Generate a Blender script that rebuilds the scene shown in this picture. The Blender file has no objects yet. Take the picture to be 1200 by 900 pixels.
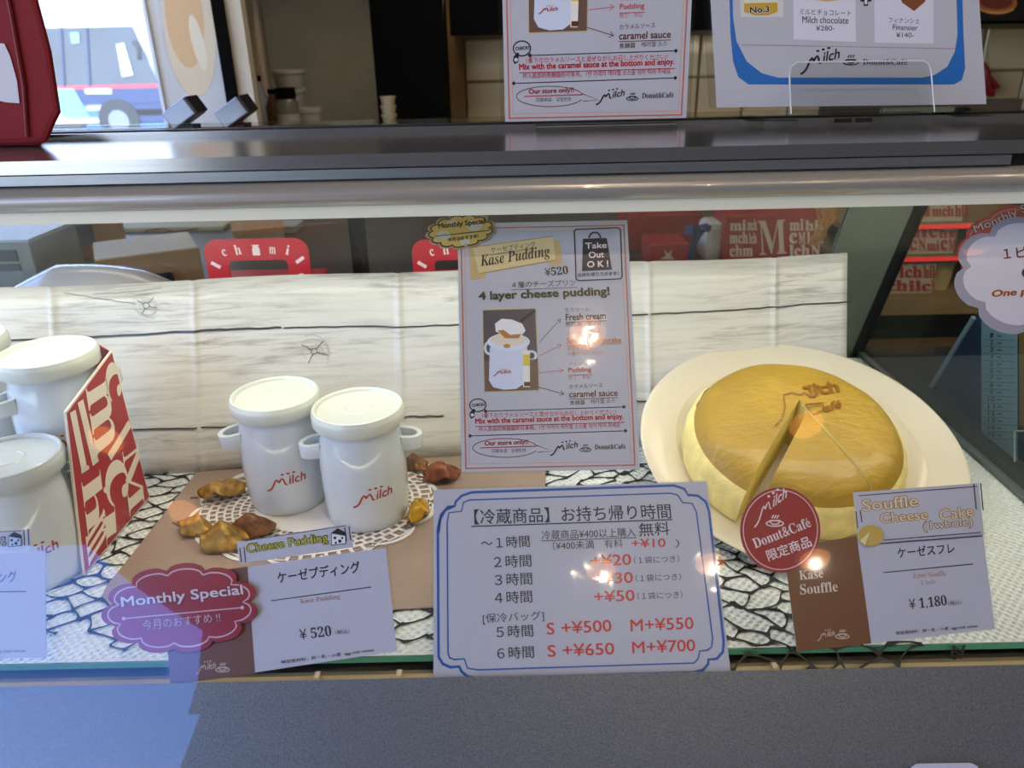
import bpy, bmesh, math, random
from mathutils import Vector as V, Matrix, noise
from mathutils.geometry import tessellate_polygon
C = bpy.context.collection
sc = bpy.context.scene
PI = math.pi

# ---------------------------------------------------------------- camera
FP, PITCH, ROLL, CZ = 901.0, math.radians(24), math.radians(1.25), 0.45
FW = V((0, math.cos(PITCH), -math.sin(PITCH)))
UP0 = V((0, math.sin(PITCH), math.cos(PITCH)))
RT = V((1, 0, 0)) * math.cos(ROLL) - UP0 * math.sin(ROLL)
UP = UP0 * math.cos(ROLL) + V((1, 0, 0)) * math.sin(ROLL)
CAM = V((0, 0, CZ))
cd = bpy.data.cameras.new('camera'); cam = bpy.data.objects.new('camera', cd); C.objects.link(cam)
cd.sensor_width = 36; cd.lens = 36 * FP / 1200; cd.clip_start = 0.02; cd.clip_end = 200
cam.matrix_world = Matrix(((RT.x, UP.x, -FW.x, CAM.x), (RT.y, UP.y, -FW.y, CAM.y), (RT.z, UP.z, -FW.z, CAM.z), (0, 0, 0, 1)))
cd.dof.use_dof = True; cd.dof.focus_distance = 0.68; cd.dof.aperture_fstop = 10
sc.camera = cam
sc.view_settings.view_transform = 'Standard'; sc.view_settings.look = 'None'
sc.view_settings.exposure = 0.0; sc.view_settings.gamma = 1; sc.view_settings.use_curve_mapping = False

# ---------------------------------------------------------------- world, sun, lights
w = bpy.data.worlds.new('world'); sc.world = w; w.use_nodes = True
wn = w.node_tree.nodes; wl = w.node_tree.links
tc = wn.new('ShaderNodeTexCoord'); sx = wn.new('ShaderNodeSeparateXYZ'); cr = wn.new('ShaderNodeValToRGB')
wl.new(tc.outputs['Generated'], sx.inputs[0]); wl.new(sx.outputs['Z'], cr.inputs[0])
cr.color_ramp.elements[0].position = 0.0; cr.color_ramp.elements[0].color = (0.72, 0.84, 1.0, 1)
cr.color_ramp.elements[1].position = 0.55; cr.color_ramp.elements[1].color = (0.10, 0.30, 1.0, 1)
wl.new(cr.outputs[0], wn['Background'].inputs[0]); wn['Background'].inputs[1].default_value = 5.0

def light(name, kind, loc, energy, color, rot=None, size=None, size_y=None, target=None):
    l = bpy.data.lights.new(name, kind); l.energy = energy; l.color = color
    o = bpy.data.objects.new(name, l); C.objects.link(o); o.location = loc
    if kind == 'AREA':
        l.shape = 'RECTANGLE'; l.size = size; l.size_y = size_y or size
    if target is not None: o.rotation_euler = (V(target) - V(loc)).to_track_quat('-Z', 'Y').to_euler()
    if rot: o.rotation_euler = rot
    return o
s = light('sun', 'SUN', (-6, 0, 8), 10.0, (1, .97, .9), rot=(math.radians(38), 0, math.radians(-35))); s.data.angle = .02
# the strip of cool white lamps under the top rail of the case
light('case_lamp', 'AREA', (0, .69, .312), 3.1, (1.0, .98, .88), size=2.0, size_y=.04, target=(0, .80, 0))
# ceiling lighting of the shop
SHOP_LAMP_W, DISC = 1.6, 4.5     # each ceiling downlight: its power and the glow of its face
light('kitchen_light', 'AREA', (-.2, 2.0, 1.70), 22, (1.0, .88, .72), size=2.4, size_y=1.0, target=(-.2, 2.6, 0))

light('wall_shelf_lamp', 'AREA', (.9, 2.86, .585), 6.0, (1.0, .76, .46), size=3.2, size_y=.05, target=(.9, 2.98, .2))
light('added_unit_fill', 'AREA', (1.05, 1.10, .40), 1.6, (1.0, .84, .64), size=.5, size_y=.06, target=(.85, 1.5, .12))  # added fill, out of view, brightening the shelf unit beyond the end glass
light('added_steel_fill', 'AREA', (0, .400, -.004), .55, (1.0, .86, .62), size=1.8, size_y=.006, target=(0, .47, -.035))  # added fill hidden behind the front panel to brighten the dark inner steel

# ---------------------------------------------------------------- helpers: pixel -> place
def ray(x, y): return FW + RT * ((x - 600) / FP) - UP * ((y - 450) / FP)
def atz(x, y, z=0.0):
    d = ray(x, y); return CAM + d * ((z - CZ) / d.z)
def aty(x, y, Y):
    d = ray(x, y); return CAM + d * (Y / d.y)
def atx(x, y, X):
    d = ray(x, y); return CAM + d * (X / d.x)
def atp(x, y, o, n):
    d = ray(x, y); return CAM + d * ((o - CAM).dot(n) / d.dot(n))

# ---------------------------------------------------------------- helpers: materials
def lin(c):
    if isinstance(c, str):
        c = [int(c[i:i + 2], 16) / 255 for i in (0, 2, 4)]
        c = [x / 12.92 if x <= .04045 else ((x + .055) / 1.055) ** 2.4 for x in c]
    return (c[0], c[1], c[2], 1)
MC = {}
def mat(name, col, rough=.5, metal=0, vary=.06, vscale=12, bump=0, bscale=60, coat=0, emit=0, stretch=None, trans=0, sss=0, alpha=1, coatbump=0):
    if name in MC: return MC[name]
    m = bpy.data.materials.new(name); m.use_nodes = True; MC[name] = m
    nt = m.node_tree; n = nt.nodes; L = nt.links; b = n['Principled BSDF']
    b.inputs['Roughness'].default_value = rough; b.inputs['Metallic'].default_value = metal
    c = lin(col)
    t = n.new('ShaderNodeTexCoord'); mp = n.new('ShaderNodeMapping'); L.new(t.outputs['Object'], mp.inputs[0])
    if stretch: mp.inputs['Scale'].default_value = stretch
    nz = n.new('ShaderNodeTexNoise'); nz.inputs['Scale'].default_value = vscale; nz.inputs['Detail'].default_value = 3
    L.new(mp.outputs[0], nz.inputs[0])
    rp = n.new('ShaderNodeValToRGB'); L.new(nz.outputs['Fac'], rp.inputs[0])
    rp.color_ramp.elements[0].position = .3; rp.color_ramp.elements[1].position = .7
    rp.color_ramp.elements[0].color = tuple(max(0, x * (1 - vary)) for x in c[:3]) + (1,)
    rp.color_ramp.elements[1].color = tuple(min(1, x * (1 + vary)) for x in c[:3]) + (1,)
    L.new(rp.outputs[0], b.inputs['Base Color'])
    if bump:
        n2 = n.new('ShaderNodeTexNoise'); n2.inputs['Scale'].default_value = bscale; n2.inputs['Detail'].default_value = 4
        L.new(mp.outputs[0], n2.inputs[0]); bp = n.new('ShaderNodeBump'); bp.inputs['Strength'].default_value = bump
        bp.inputs['Distance'].default_value = .002
        L.new(n2.outputs['Fac'], bp.inputs['Height']); L.new(bp.outputs[0], b.inputs['Normal'])
    if coat:
        b.inputs['Coat Weight'].default_value = coat; b.inputs['Coat Roughness'].default_value = .06
    if coatbump:
        n3 = n.new('ShaderNodeTexNoise'); n3.inputs['Scale'].default_value = 28
        L.new(t.outputs['Object'], n3.inputs[0]); b3 = n.new('ShaderNodeBump'); b3.inputs['Strength'].default_value = coatbump; b3.inputs['Distance'].default_value = .002
        L.new(n3.outputs['Fac'], b3.inputs['Height']); L.new(b3.outputs[0], b.inputs['Coat Normal'])
    if emit:
        L.new(rp.outputs[0], b.inputs['Emission Color']); b.inputs['Emission Strength'].default_value = emit
    if trans: b.inputs['Transmission Weight'].default_value = trans
    if sss:
        b.inputs['Subsurface Weight'].default_value = sss; b.inputs['Subsurface Radius'].default_value = (.02, .015, .01); b.inputs['Subsurface Scale'].default_value = .5
    b.inputs['Alpha'].default_value = alpha
    return m
def ink(col, rough=.35): return mat('ink_' + col, col, rough, vary=.02, coat=.3)
def pane_mat(name, tint=(1, 1, 1), ior=1.45, rough=0.0, extra=0.0):
    if name in MC: return MC[name]
    m = bpy.data.materials.new(name); m.use_nodes = True; MC[name] = m
    n = m.node_tree.nodes; L = m.node_tree.links; n.remove(n['Principled BSDF'])
    tr = n.new('ShaderNodeBsdfTransparent'); tr.inputs[0].default_value = (*tint, 1)
    gl = n.new('ShaderNodeBsdfGlossy'); gl.inputs['Roughness'].default_value = rough
    fr = n.new('ShaderNodeFresnel'); fr.inputs[0].default_value = ior
    ge = n.new('ShaderNodeNewGeometry'); mr_ = n.new('ShaderNodeMapRange')   # the same mirror strength on both faces of the pane
    mr_.inputs['To Min'].default_value = ior; mr_.inputs['To Max'].default_value = 1 / ior
    L.new(ge.outputs['Backfacing'], mr_.inputs['Value']); L.new(mr_.outputs[0], fr.inputs[0])
    ad = n.new('ShaderNodeMath'); ad.operation = 'ADD'; ad.inputs[1].default_value = extra; L.new(fr.outputs[0], ad.inputs[0])
    mx = n.new('ShaderNodeMixShader'); L.new(ad.outputs[0], mx.inputs[0]); L.new(tr.outputs[0], mx.inputs[1]); L.new(gl.outputs[0], mx.inputs[2])
    L.new(mx.outputs[0], n['Material Output'].inputs[0])
    return m

# ---------------------------------------------------------------- helpers: objects
def root_of(o):
    p = V((0, 0, 0))
    while o is not None:
        p = p + o.location; o = o.parent
    return p
def obj(name, verts, faces, m, parent=None, world=True, smooth=False, mats=None, idx=None):
    me = bpy.data.meshes.new(name)
    off = root_of(parent) if (world and parent is not None) else V((0, 0, 0))
    me.from_pydata([tuple(V(v) - off) for v in verts], [], faces)
    me.update()
    bm = bmesh.new(); bm.from_mesh(me); bmesh.ops.recalc_face_normals(bm, faces=bm.faces); bm.to_mesh(me); bm.free()
    for mm in (mats or [m]): me.materials.append(mm)
    if idx:
        for p, i in zip(me.polygons, idx): p.material_index = i
    if smooth:
        for p in me.polygons: p.use_smooth = True
    o = bpy.data.objects.new(name, me); C.objects.link(o)
    if parent is not None: o.parent = parent
    return o
def bev(o, width=.002, seg=2):
    b = o.modifiers.new('bevel', 'BEVEL'); b.width = width; b.segments = seg; b.limit_method = 'ANGLE'
    return o
def sm(o, deg=40):
    for p in o.data.polygons: p.use_smooth = True
    e = o.modifiers.new('es', 'EDGE_SPLIT'); e.split_angle = math.radians(deg)
    return o
def tag(o, label=None, cat=None, group=None, kind=None):
    if label: o['label'] = label
    if cat: o['category'] = cat
    if group: o['group'] = group
    if kind: o['kind'] = kind
    return o
def thing(name, label, cat, loc=(0, 0, 0), group=None, rotz=0):
    o = bpy.data.objects.new(name, None); C.objects.link(o); o.location = loc; o.rotation_euler = (0, 0, rotz)
    o.empty_display_size = .02
    return tag(o, label, cat, group)
def copy_tree(o, parent=None):
    c = o.copy(); C.objects.link(c); c.parent = parent
    for ch in [x for x in bpy.data.objects if x.parent == o]: copy_tree(ch, c)
    return c
def boxvf(c, s, R=None):
    R = R or Matrix.Identity(3); c = V(c)
    vs = [c + R @ V((x * s[0] / 2, y * s[1] / 2, z * s[2] / 2)) for x in (-1, 1) for y in (-1, 1) for z in (-1, 1)]
    return vs, [(0, 1, 3, 2), (4, 6, 7, 5), (0, 4, 5, 1), (2, 3, 7, 6), (0, 2, 6, 4), (1, 5, 7, 3)]
def box(name, c, s, m, parent=None, R=None, bw=0):
    v, f = boxvf(c, s, R); o = obj(name, v, f, m, parent)
    if bw: bev(o, bw)
    return o
def boxlim(name, x0, x1, y0, y1, z0, z1, m, parent=None, bw=0):
    return box(name, ((x0 + x1) / 2, (y0 + y1) / 2, (z0 + z1) / 2), (abs(x1 - x0), abs(y1 - y0), abs(z1 - z0)), m, parent, None, bw)
def slab(name, poly, nrm, th, m, parent=None):
    """extrude a 3D polygon by th along -nrm"""
    n = len(poly); a = [V(p) for p in poly]; b = [V(p) - nrm * th for p in poly]
    tris = tessellate_polygon([a])
    f = [tuple(t) for t in tris] + [tuple(x + n for x in reversed(t)) for t in tris]
    f += [(i, (i + 1) % n, (i + 1) % n + n, i + n) for i in range(n)]
    return obj(name, a + b, f, m, parent)
def lathe(name, prof, m, parent, seg=48, cx=0, cy=0, world=False):
    vs, fs = [], []; n = len(prof)
    for i in range(seg):
        a = 2 * PI * i / seg
        for r, z in prof: vs.append((cx + r * math.cos(a), cy + r * math.sin(a), z))
    for i in range(seg):
        for j in range(n - 1):
            k = (i + 1) % seg
            fs.append((i * n + j, k * n + j, k * n + j + 1, i * n + j + 1))
    o = obj(name, vs, fs, m, parent, world=world); return sm(o)
def tube(name, pts, r, m, parent=None, seg=8, world=True, rs=None):
    pts = [V(p) for p in pts]; vs, fs = [], []
    for i, p in enumerate(pts):
        d = (pts[min(i + 1, len(pts) - 1)] - pts[max(i - 1, 0)]).normalized()
        a = d.cross(V((0, 0, 1)));
        if a.length < .01: a = d.cross(V((1, 0, 0)))
        a.normalize(); b = d.cross(a); rr = rs[i] if rs else r
        for k in range(seg):
            t = 2 * PI * k / seg; vs.append(p + a * rr * math.cos(t) + b * rr * math.sin(t))
    for i in range(len(pts) - 1):
        for k in range(seg):
            q = (k + 1) % seg; fs.append((i * seg + k, i * seg + q, (i + 1) * seg + q, (i + 1) * seg + k))
    fs.append(tuple(range(seg))); fs.append(tuple((len(pts) - 1) * seg + k for k in range(seg)))
    return sm(obj(name, vs, fs, m, parent, world=world), 50)

# ---------------------------------------------------------------- helpers: flat print
TC = {}
def text2d(body, bold=0.0, shear=0.0):
    key = (body, bold, shear)
    if key in TC: return TC[key]
    c = bpy.data.curves.new('t', 'FONT'); c.body = body; c.shear = shear; c.resolution_u = 3
    o = bpy.data.objects.new('t', c); C.objects.link(o)
    dg = bpy.context.evaluated_depsgraph_get(); dg.update()
    me = bpy.data.meshes.new_from_object(o.evaluated_get(dg))
    vs = [(v.co.x, v.co.y) for v in me.vertices]; fs = [tuple(p.vertices) for p in me.polygons]
    bpy.data.objects.remove(o); bpy.data.curves.remove(c); bpy.data.meshes.remove(me)
    if not vs: TC[key] = ([], []); return TC[key]
    if bold:   # heavier strokes: the same glyphs once more, shifted by a hair
        K = 4 if bold < .03 else 8; v0, f0 = list(vs), list(fs); vs, fs = [], []
        for k in range(K):
            a = 2 * PI * (k + .5) / K; n0 = len(vs)
            vs += [(x + bold * math.cos(a), y + bold * math.sin(a), k * 9e-6) for x, y in v0]; fs += [tuple(i + n0 for i in f) for f in f0]
    x0 = min(v[0] for v in vs); x1 = max(v[0] for v in vs); y0 = min(v[1] for v in vs); y1 = max(v[1] for v in vs)
    vs = [((v[0] - x0) / (x1 - x0 or 1), (v[1] - y0) / (y1 - y0 or 1)) + tuple(v[2:]) for v in vs]
    vs = [(v[0], v[1], v[2] if len(v) > 2 else 0.0) for v in vs]
    TC[key] = (vs, fs); return TC[key]

class Sheet:
    """a flat printed sheet; its print is laid out on its own plane and lifted by hair-thin layers"""
    def __init__(self, o, n, uvf=None):
        self.o = V(o); self.n = V(n).normalized()
        ex = V((1, 0, 0)) - self.n * self.n.x; self.ex = ex.normalized(); self.ey = self.n.cross(self.ex)
        self.jobs = {}; self.uvf = uvf; self.wrap = None
    def uv(self, x, y):
        if self.uvf: return self.uvf(x, y)
        p = atp(x, y, self.o, self.n) - self.o; return (p.dot(self.ex), p.dot(self.ey))
    def to3(self, u, v, lift=0):
        if self.wrap: return self.wrap(u, v, lift)
        return self.o + self.ex * u + self.ey * v + self.n * lift
    def add(self, vs, fs, col, layer, part):
        J = self.jobs.setdefault((part, col, layer), ([], [])); k = len(J[0])
        J[0].extend(vs); J[1].extend(tuple(i + k for i in f) for f in fs)
    def text3(self, body, a, b, c, col, layer=2, bold=0, shear=0, part='lettering'):
        vs, fs = text2d(body, bold, shear)
        A, B, D = self.uv(*a), self.uv(*b), self.uv(*c)
        self.add([(A[0] + x * (B[0] - A[0]) + y * (D[0] - A[0]), A[1] + x * (B[1] - A[1]) + y * (D[1] - A[1]), z) for x, y, z in vs], fs, col, layer, part)
    def text(self, body, x0, y0, x1, y1, h, col='20242c', layer=2, bold=0, shear=0, part='lettering'):
        self.text3(body, (x0, y0), (x1, y1), (x0 + h * (y1 - y0) / math.hypot(x1 - x0, y1 - y0), y0 - h * (x1 - x0) / math.hypot(x1 - x0, y1 - y0)), col, layer, bold, shear, part)
    def poly(self, pts, col, layer=1, part='print', uv=False):
        q = pts if uv else [self.uv(*p) for p in pts]
        t = tessellate_polygon([[V((a, b, 0)) for a, b in q]])
        self.add(q, [tuple(x) for x in t], col, layer, part)
    def line(self, pts, wpx, col, layer=1, part='rule_line', closed=False):
        q = [V(self.uv(*p)) for p in pts]
        a0 = V(self.uv(pts[0][0] + 1, pts[0][1])) - q[0]; k = a0.length * wpx / 2
        n = len(q); vs, fs = [], []
        for i in range(n):
            if closed: d1 = (q[i] - q[i - 1]); d2 = q[(i + 1) % n] - q[i]
            else: d1 = q[i] - q[max(i - 1, 0)]; d2 = q[min(i + 1, n - 1)] - q[i]
            if d1.length < 1e-9: d1 = d2
            if d2.length < 1e-9: d2 = d1
            d = d1.normalized() + d2.normalized()
            if d.length < 1e-6: d = d1
            d.normalize(); p = V((-d.y, d.x)) * k
            vs += [tuple(q[i] + p), tuple(q[i] - p)]
        for i in range(n if closed else n - 1):
            j = (i + 1) % n; fs.append((2 * i, 2 * i + 1, 2 * j + 1, 2 * j))
        self.add(vs, fs, col, layer, part)
    def ell(self, cx, cy, rx, ry, col, layer=1, part='print', w=0, a0=0, a1=2 * PI, rot=0, n=36):
        pts = []
        for i in range(n if a1 - a0 >= 2 * PI - .01 else n + 1):
            t = a0 + (a1 - a0) * i / n; x, y = rx * math.cos(t), ry * math.sin(t)
            pts.append((cx + x * math.cos(rot) - y * math.sin(rot), cy + x * math.sin(rot) + y * math.cos(rot)))
        if w: self.line(pts, w, col, layer, part, closed=a1 - a0 >= 2 * PI - .01)
        else: self.poly(pts, col, layer, part)
    def finish(self, parent, world=True, step=.00012):
        for (part, col, layer), (vs, fs) in self.jobs.items():
            obj(part, [self.to3(q[0], q[1], step * layer + (q[2] if len(q) > 2 else 0)) for q in vs], fs, ink(col), parent, world=world)
        self.jobs = {}
def cloud(cx, cy, rx, ry, lobes=11, amp=.16, rot=0, s=1, n=7):
    pts = []
    N = lobes * n
    for i in range(N):
        t = 2 * PI * i / N; ph = (i % n) / n
        r = 1 - amp + amp * math.sin(PI * ph) ** .6
        x, y = rx * s * r * math.cos(t), ry * s * r * math.sin(t)
        pts.append((cx + x * math.cos(rot) - y * math.sin(rot), cy + x * math.sin(rot) + y * math.cos(rot)))
    return pts
def logo(S, x0, y0, x1, y1, h, col, layer=2, wk=1.0, part='emblem'):
    """mountain stroke and the word after it; box from (x0,y0) to (x1,y1), height h"""
    dx, dy = x1 - x0, y1 - y0
    def P(u, v): return (x0 + u * dx, y0 + u * dy - v * h)
    W = dx / 18 * wk
    S.line([P(0, 0), P(.08, .06), (P(.15, .2)), P(.21, .45), P(.25, .62), P(.29, .70), P(.31, .64), P(.33, .50)], W, col, layer, part)
    S.line([P(.33, .50), P(.38, .66), P(.43, .74), P(.46, .6), P(.48, .36), P(.53, .30)], W, col, layer, part)
    S.text3('ilch', P(.57, .30), P(1.0, .30), P(.57, .86), col, layer, .02 * wk, .15, part)
    for k in range(3): S.ell(*P(.44 + .14 * k, 1.0 - .0 * k), dx * .045, h * .06, col, layer, part, n=8)
    return P
def cup(S, cx, cy, r, col, layer=2, part='emblem'):
    S.ell(cx, cy + r * .35, r, r * .32, col, layer, part, w=r * .14)
    S.ell(cx, cy, r * .6, r * .45, col, layer, part, w=r * .14, a0=0, a1=PI)
    S.line([(cx - r * .6, cy), (cx + r * .6, cy - .02 * r)], r * .14, col, layer, part)
    for k in (-.3, 0, .3): S.line([(cx + k * r - r * .1, cy - r * .25), (cx + k * r + r * .15, cy - r * .65)], r * .14, col, layer, part)

# ================================================================= SETTING
m_ceil = mat('ceiling_dark', '57504a', .8); m_wall = mat('wall_plaster', '8d8778', .85, bump=.2)
m_floor = mat('floor_tile', '6d675e', .5)
m_black = mat('black_matt', '060505', .9); m_black.node_tree.nodes['Principled BSDF'].inputs['Specular IOR Level'].default_value = .1
CE = 1.75; FL = -.85
def st(o): o['kind'] = 'structure'; return o
st(boxlim('floor', -9, 3.2, -6, 14, FL - .1, FL, m_floor))
# the ceiling stops at a slanting line on the left: beyond it the street is open to the sky
poly = [(-2.7, 4.0), (-2.7, -1.03), (-1.53, -1.03), (-1.41, -1.25), (-1.22, -1.49), (-1.31, -1.79), (-1.40, -2.0), (3.2, -2.0), (3.2, 4.0)]
st(slab('ceiling', [V((x, y, CE + .1)) for x, y in poly], V((0, 0, 1)), .1, m_ceil))
st(boxlim('wall_front', -1.3, 3.2, -2.0, -1.9, FL, CE + .1, mat('front_wall', '4c4a48', .8)))
st(boxlim('wall_right', 3.1, 3.2, -1.9, 4.0, FL, CE + .1, m_wall))

# back wall pieces, read left to right
YB = 3.0
def pxX(px, Y, py=90): return aty(px, py, Y).x
xl_, xa, xb, xc, xd = pxX(283, 2.2), pxX(318, YB + .3), pxX(455, YB), pxX(527, YB), pxX(545, YB)
st(boxlim('wall_back', xa, xb + .3, YB + .3, YB + .4, FL, CE, mat('back_wall_grey', '8f8f89', .9, bump=.2)))
st(slab('wall_left', [V((xl_, 2.26, FL)), V((xa, YB + .3, FL)), V((xa, YB + .3, CE)), V((xl_, 2.26, CE))], V((1, 0, 0)), .02, mat('left_partition', '8f7f68', .8, stretch=(1, 12, 1))))
st(boxlim('trim_1', xb, xc, YB - .3, YB + .05, FL, CE, m_black))
st(boxlim('trim_2', xc, xd, YB - .02, YB + .05, FL, CE, mat('pale_post', '8f7450', .7)))
# tiled wall: every tile a part
wt = st(boxlim('wall_tiled', xd, 3.1, YB + .02, YB + .12, FL, CE, mat('grout', '8c7a5c', .9)))
m_tile = mat('cream_tile', 'dcc394', .3, vary=.05, vscale=3, coat=.3)
tw = pxX(600, YB) - pxX(545, YB)
zt = aty(570, 45, YB).z; zm = aty(570, 96, YB).z; th = zt - zm
tv, tf = boxvf((0, 0, 0), (tw - .008, .016, th - .008))
proto = None
for r in range(4):
    for c in range(15):
        X = xd + tw * (c + .5); Z = zt - th * (r + .5)
        if proto is None:
            o = obj('tile', tv, tf, m_tile, wt, world=False); bev(o, .004, 1); proto = o
        else:
            o = proto.copy(); C.objects.link(o)
        o.location = (X, YB + .014, Z)
# dark shelf run above the tiles
st(boxlim('trim_3', xd - .03, 3.1, YB - .25, YB + .0, zt + .01, CE, m_black))

# the window to the street at the far left, with its frame
YW = 2.2
wx0, wx1 = pxX(-60, YW, 60), pxX(186, YW, 60)
wf = st(bpy.data.objects.new('window_1', None)); C.objects.link(wf); wf.location = ((wx0 + wx1) / 2, YW, FL)
m_wf = mat('window_frame', 'd8dde2', .4)
for a, b, c_, d in ((wx0 - 1.0, wx1, CE - .03, CE), (wx0 - .9, wx1, FL, FL + .08)):
    boxlim('frame_rail', a, b, YW - .03, YW + .03, c_, d, m_wf, wf)
boxlim('frame_post', wx1 - .008, wx1, YW - .03, YW + .03, FL, CE, m_wf, wf)
xp = pxX(148, YW, 60)
boxlim('pane', wx0 - .9, wx1 - .009, YW - .003, YW + .003, FL + .08, CE - .03, pane_mat('window_glass', (.97, .99, 1)), wf)
# the solid wall right of the window that carries the doughnut poster
st(boxlim('wall_poster', wx1, xl_, YW - .02, YW + .06, FL, CE, mat('poster_wall', 'd9d4cc', .7)))
bx0, bx1 = aty(262, 70, YW - .05).x, aty(270, 70, YW - .05).x
pq = [aty(250, -10, YW - .06), aty(259, -10, YW - .06), aty(279, 150, YW - .06), aty(270, 150, YW - .06)]
st(boxlim('trim_4', bx0, bx1 + .01, YW - .08, YW - .02, FL, CE, m_black))
st(boxlim('trim_5', bx1 + .01, bx1 + .05, YW - .06, YW - .02, FL, CE, mat('cream_trim', 'cfc3ac', .6)))

# street outside
rd = st(boxlim('ground', -60, 20, 4.5, 60, FL - .3, FL + .001 - .1, mat('asphalt', '8a8d92', .9)))

# ================================================================= THE DISPLAY CASE
GA, GB = V((0, .395, .035)), V((0, .645, .32))          # the slanting front glass, from its foot to the rail
GD = (GB - GA).normalized(); GN = V((0, -GD.z, GD.y))   # GN points to the customer
CX0, CX1 = -1.05, .95                                    # length of the case
case = thing('display_case', 'long steel and glass refrigerated display case with slanting front glass', 'display case', (0, .7, FL))
m_steel = mat('brushed_steel_dark', '8f9290', .34, .7, vary=.08, vscale=30, stretch=(.4, 8, 8), bump=.05, bscale=80)
m_top = mat('polished_steel', 'a3a19c', .18, .8, vary=.05, stretch=(.3, 6, 6), bump=.03, bscale=40)
m_roll = mat('satin_rail', '9c968a', .30, .25, vary=.03, coat=.6)
m_strip = mat('cream_strip', 'd8d2b8', .45, vary=.02, emit=.12)
m_panel = mat('grey_speckled_panel', '6f7274', .40, .25, vary=.30, vscale=900, bump=.10, bscale=700)
m_glass = pane_mat('case_glass', (.985, .995, .99))
ZT = CZ - .075
m_dark = mat('dark_gasket', '101112', .5)
RX1 = aty(1187, 180, .60).x
# counter top with its back rails
box('counter_top', ((CX0 + RX1 + .3) / 2, .69, ZT - .005), (RX1 + .3 - CX0, .18, .010), m_top, case)
for k, (dy, dz) in enumerate(((.772, .003), (.760, .004), (.749, .003))):
    boxlim('back_rail', CX0, RX1 + .3, dy - .0035, dy + .0035, ZT + .0, ZT + dz + .002, m_dark if k == 1 else m_top, case)
def sweep(name, prof, x0, x1, m, deg=30):
    n = len(prof); vs = [(x, y, z) for x in (x0, x1) for y, z in prof]
    fs = [(i, (i + 1) % n, (i + 1) % n + n, i + n) for i in range(n)] + [tuple(range(n)), tuple(range(n, 2 * n))]
    return sm(obj(name, vs, fs, m, case), deg)
def zpy(py, Y): return aty(600, py, Y).z
z1, z2, z3, z4 = zpy(184, .60), zpy(208, .60), zpy(239, .598), zpy(252, .602)
sweep('rail_band', [(.600, ZT - .011), (.600, z2 + .0015), (.640, z2 + .0015), (.640, ZT - .011)], CX0, RX1, m_steel)
sweep('rail_gap', [(.604, ZT - .011), (.604, z2), (.64, z2), (.64, ZT - .011)], RX1, RX1 + .3, m_dark)
pr = [(.640, z2)]
for i in range(13):
    t = i / 12; a = PI * (t)
    pr.append((.603 - .010 * math.sin(a) ** .8, z2 + (z3 - z2) * t))
pr += [(.640, z3)]
sweep('rail_roll', pr, CX0, RX1 + .3, m_roll, 60)
sweep('lamp_cover', [(.604, z3 - .0003), (.604, z4), (.700, z4), (.700, z3 - .0003)], CX0, RX1 + .3, m_strip)
# front glass
g0, g1 = GA - GD * .30, GA + GD * ((z4 - GA.z) / GD.z)
def gslab(name, x0, x1, a, b, off, th, m, parent):
    q = [V((x0, 0, 0)) + a + GN * off, V((x1, 0, 0)) + a + GN * off, V((x1, 0, 0)) + b + GN * off, V((x0, 0, 0)) + b + GN * off]
    return slab(name, q, GN, th, m, parent)
gslab('front_glass', CX0, CX1, g0, g1, .0, .004, m_glass, case)
# front panel below the glass
PN0 = GA - GN * .0045
pt_ = atp(600, 792, PN0, GN); pz_ = V((0, pt_.y, pt_.z))                 # upper edge of the painted band at the foot of the glass
k0 = (pz_ - GA).dot(GD)
gslab('front_panel', CX0, CX1 + .3, GA - GD * .30, GA + GD * k0, -.0045, .0016, m_panel, case)
boxlim('plinth', CX0, CX1 + .3, .42, 1.1, FL, -.60, m_dark, case)
# lower steel behind the panel
m_in = mat('inner_steel', 'b3a78e', .38, .35, vary=.15, vscale=20, stretch=(.5, 6, 6), bump=.05)
boxlim('inner_floor', CX0, CX1 + .3, .350, 1.12, -.075, -.070, m_in, case)
boxlim('inner_back', CX0, CX1 + .3, .470, .474, -.070, -.012, m_in, case)
for px in (372, 468, 905):
    X = aty(px, 785, .47).x; boxlim('bracket', X - .002, X + .002, .464, .471, -.068, -.008, m_in, case)
# glass shelf with its embossed white liner
ex1 = .535
m_edge = mat('green_glass_edge', '3f7f70', .15, vary=.05, coat=.5)
boxlim('shelf_glass', CX0, ex1, .477, 1.085, -.006, -.001, m_edge, case)
def liner_mat():
    m = mat('embossed_liner', 'eef3ee', .35, vary=.01, coat=.25)
    n = m.node_tree.nodes; L = m.node_tree.links; b = n['Principled BSDF']
    t = n.new('ShaderNodeTexCoord'); mp = n.new('ShaderNodeMapping'); mp.inputs['Rotation'].default_value = (0, 0, PI / 4); mp.inputs['Scale'].default_value = (170, 170, 1)
    L.new(t.outputs['Object'], mp.inputs[0])
    s = n.new('ShaderNodeSeparateXYZ'); L.new(mp.outputs[0], s.inputs[0])
    hs = []
    for ax in ('X', 'Y'):
        q = n.new('ShaderNodeMath'); q.operation = 'PINGPONG'; q.inputs[1].default_value = .5; L.new(s.outputs[ax], q.inputs[0])
        hs.append(q)
    mu = n.new('ShaderNodeMath'); mu.operation = 'MULTIPLY'; L.new(hs[0].outputs[0], mu.inputs[0]); L.new(hs[1].outputs[0], mu.inputs[1])
    bp = n.new('ShaderNodeBump'); bp.inputs['Strength'].default_value = 1.0; bp.inputs['Distance'].default_value = .009
    L.new(mu.outputs[0], bp.inputs['Height']); L.new(bp.outputs[0], b.inputs['Normal'])
    return m
boxlim('shelf_liner', CX0, ex1 - .004, .479, 1.08, -.001, 0.0, liner_mat(), case)
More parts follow.
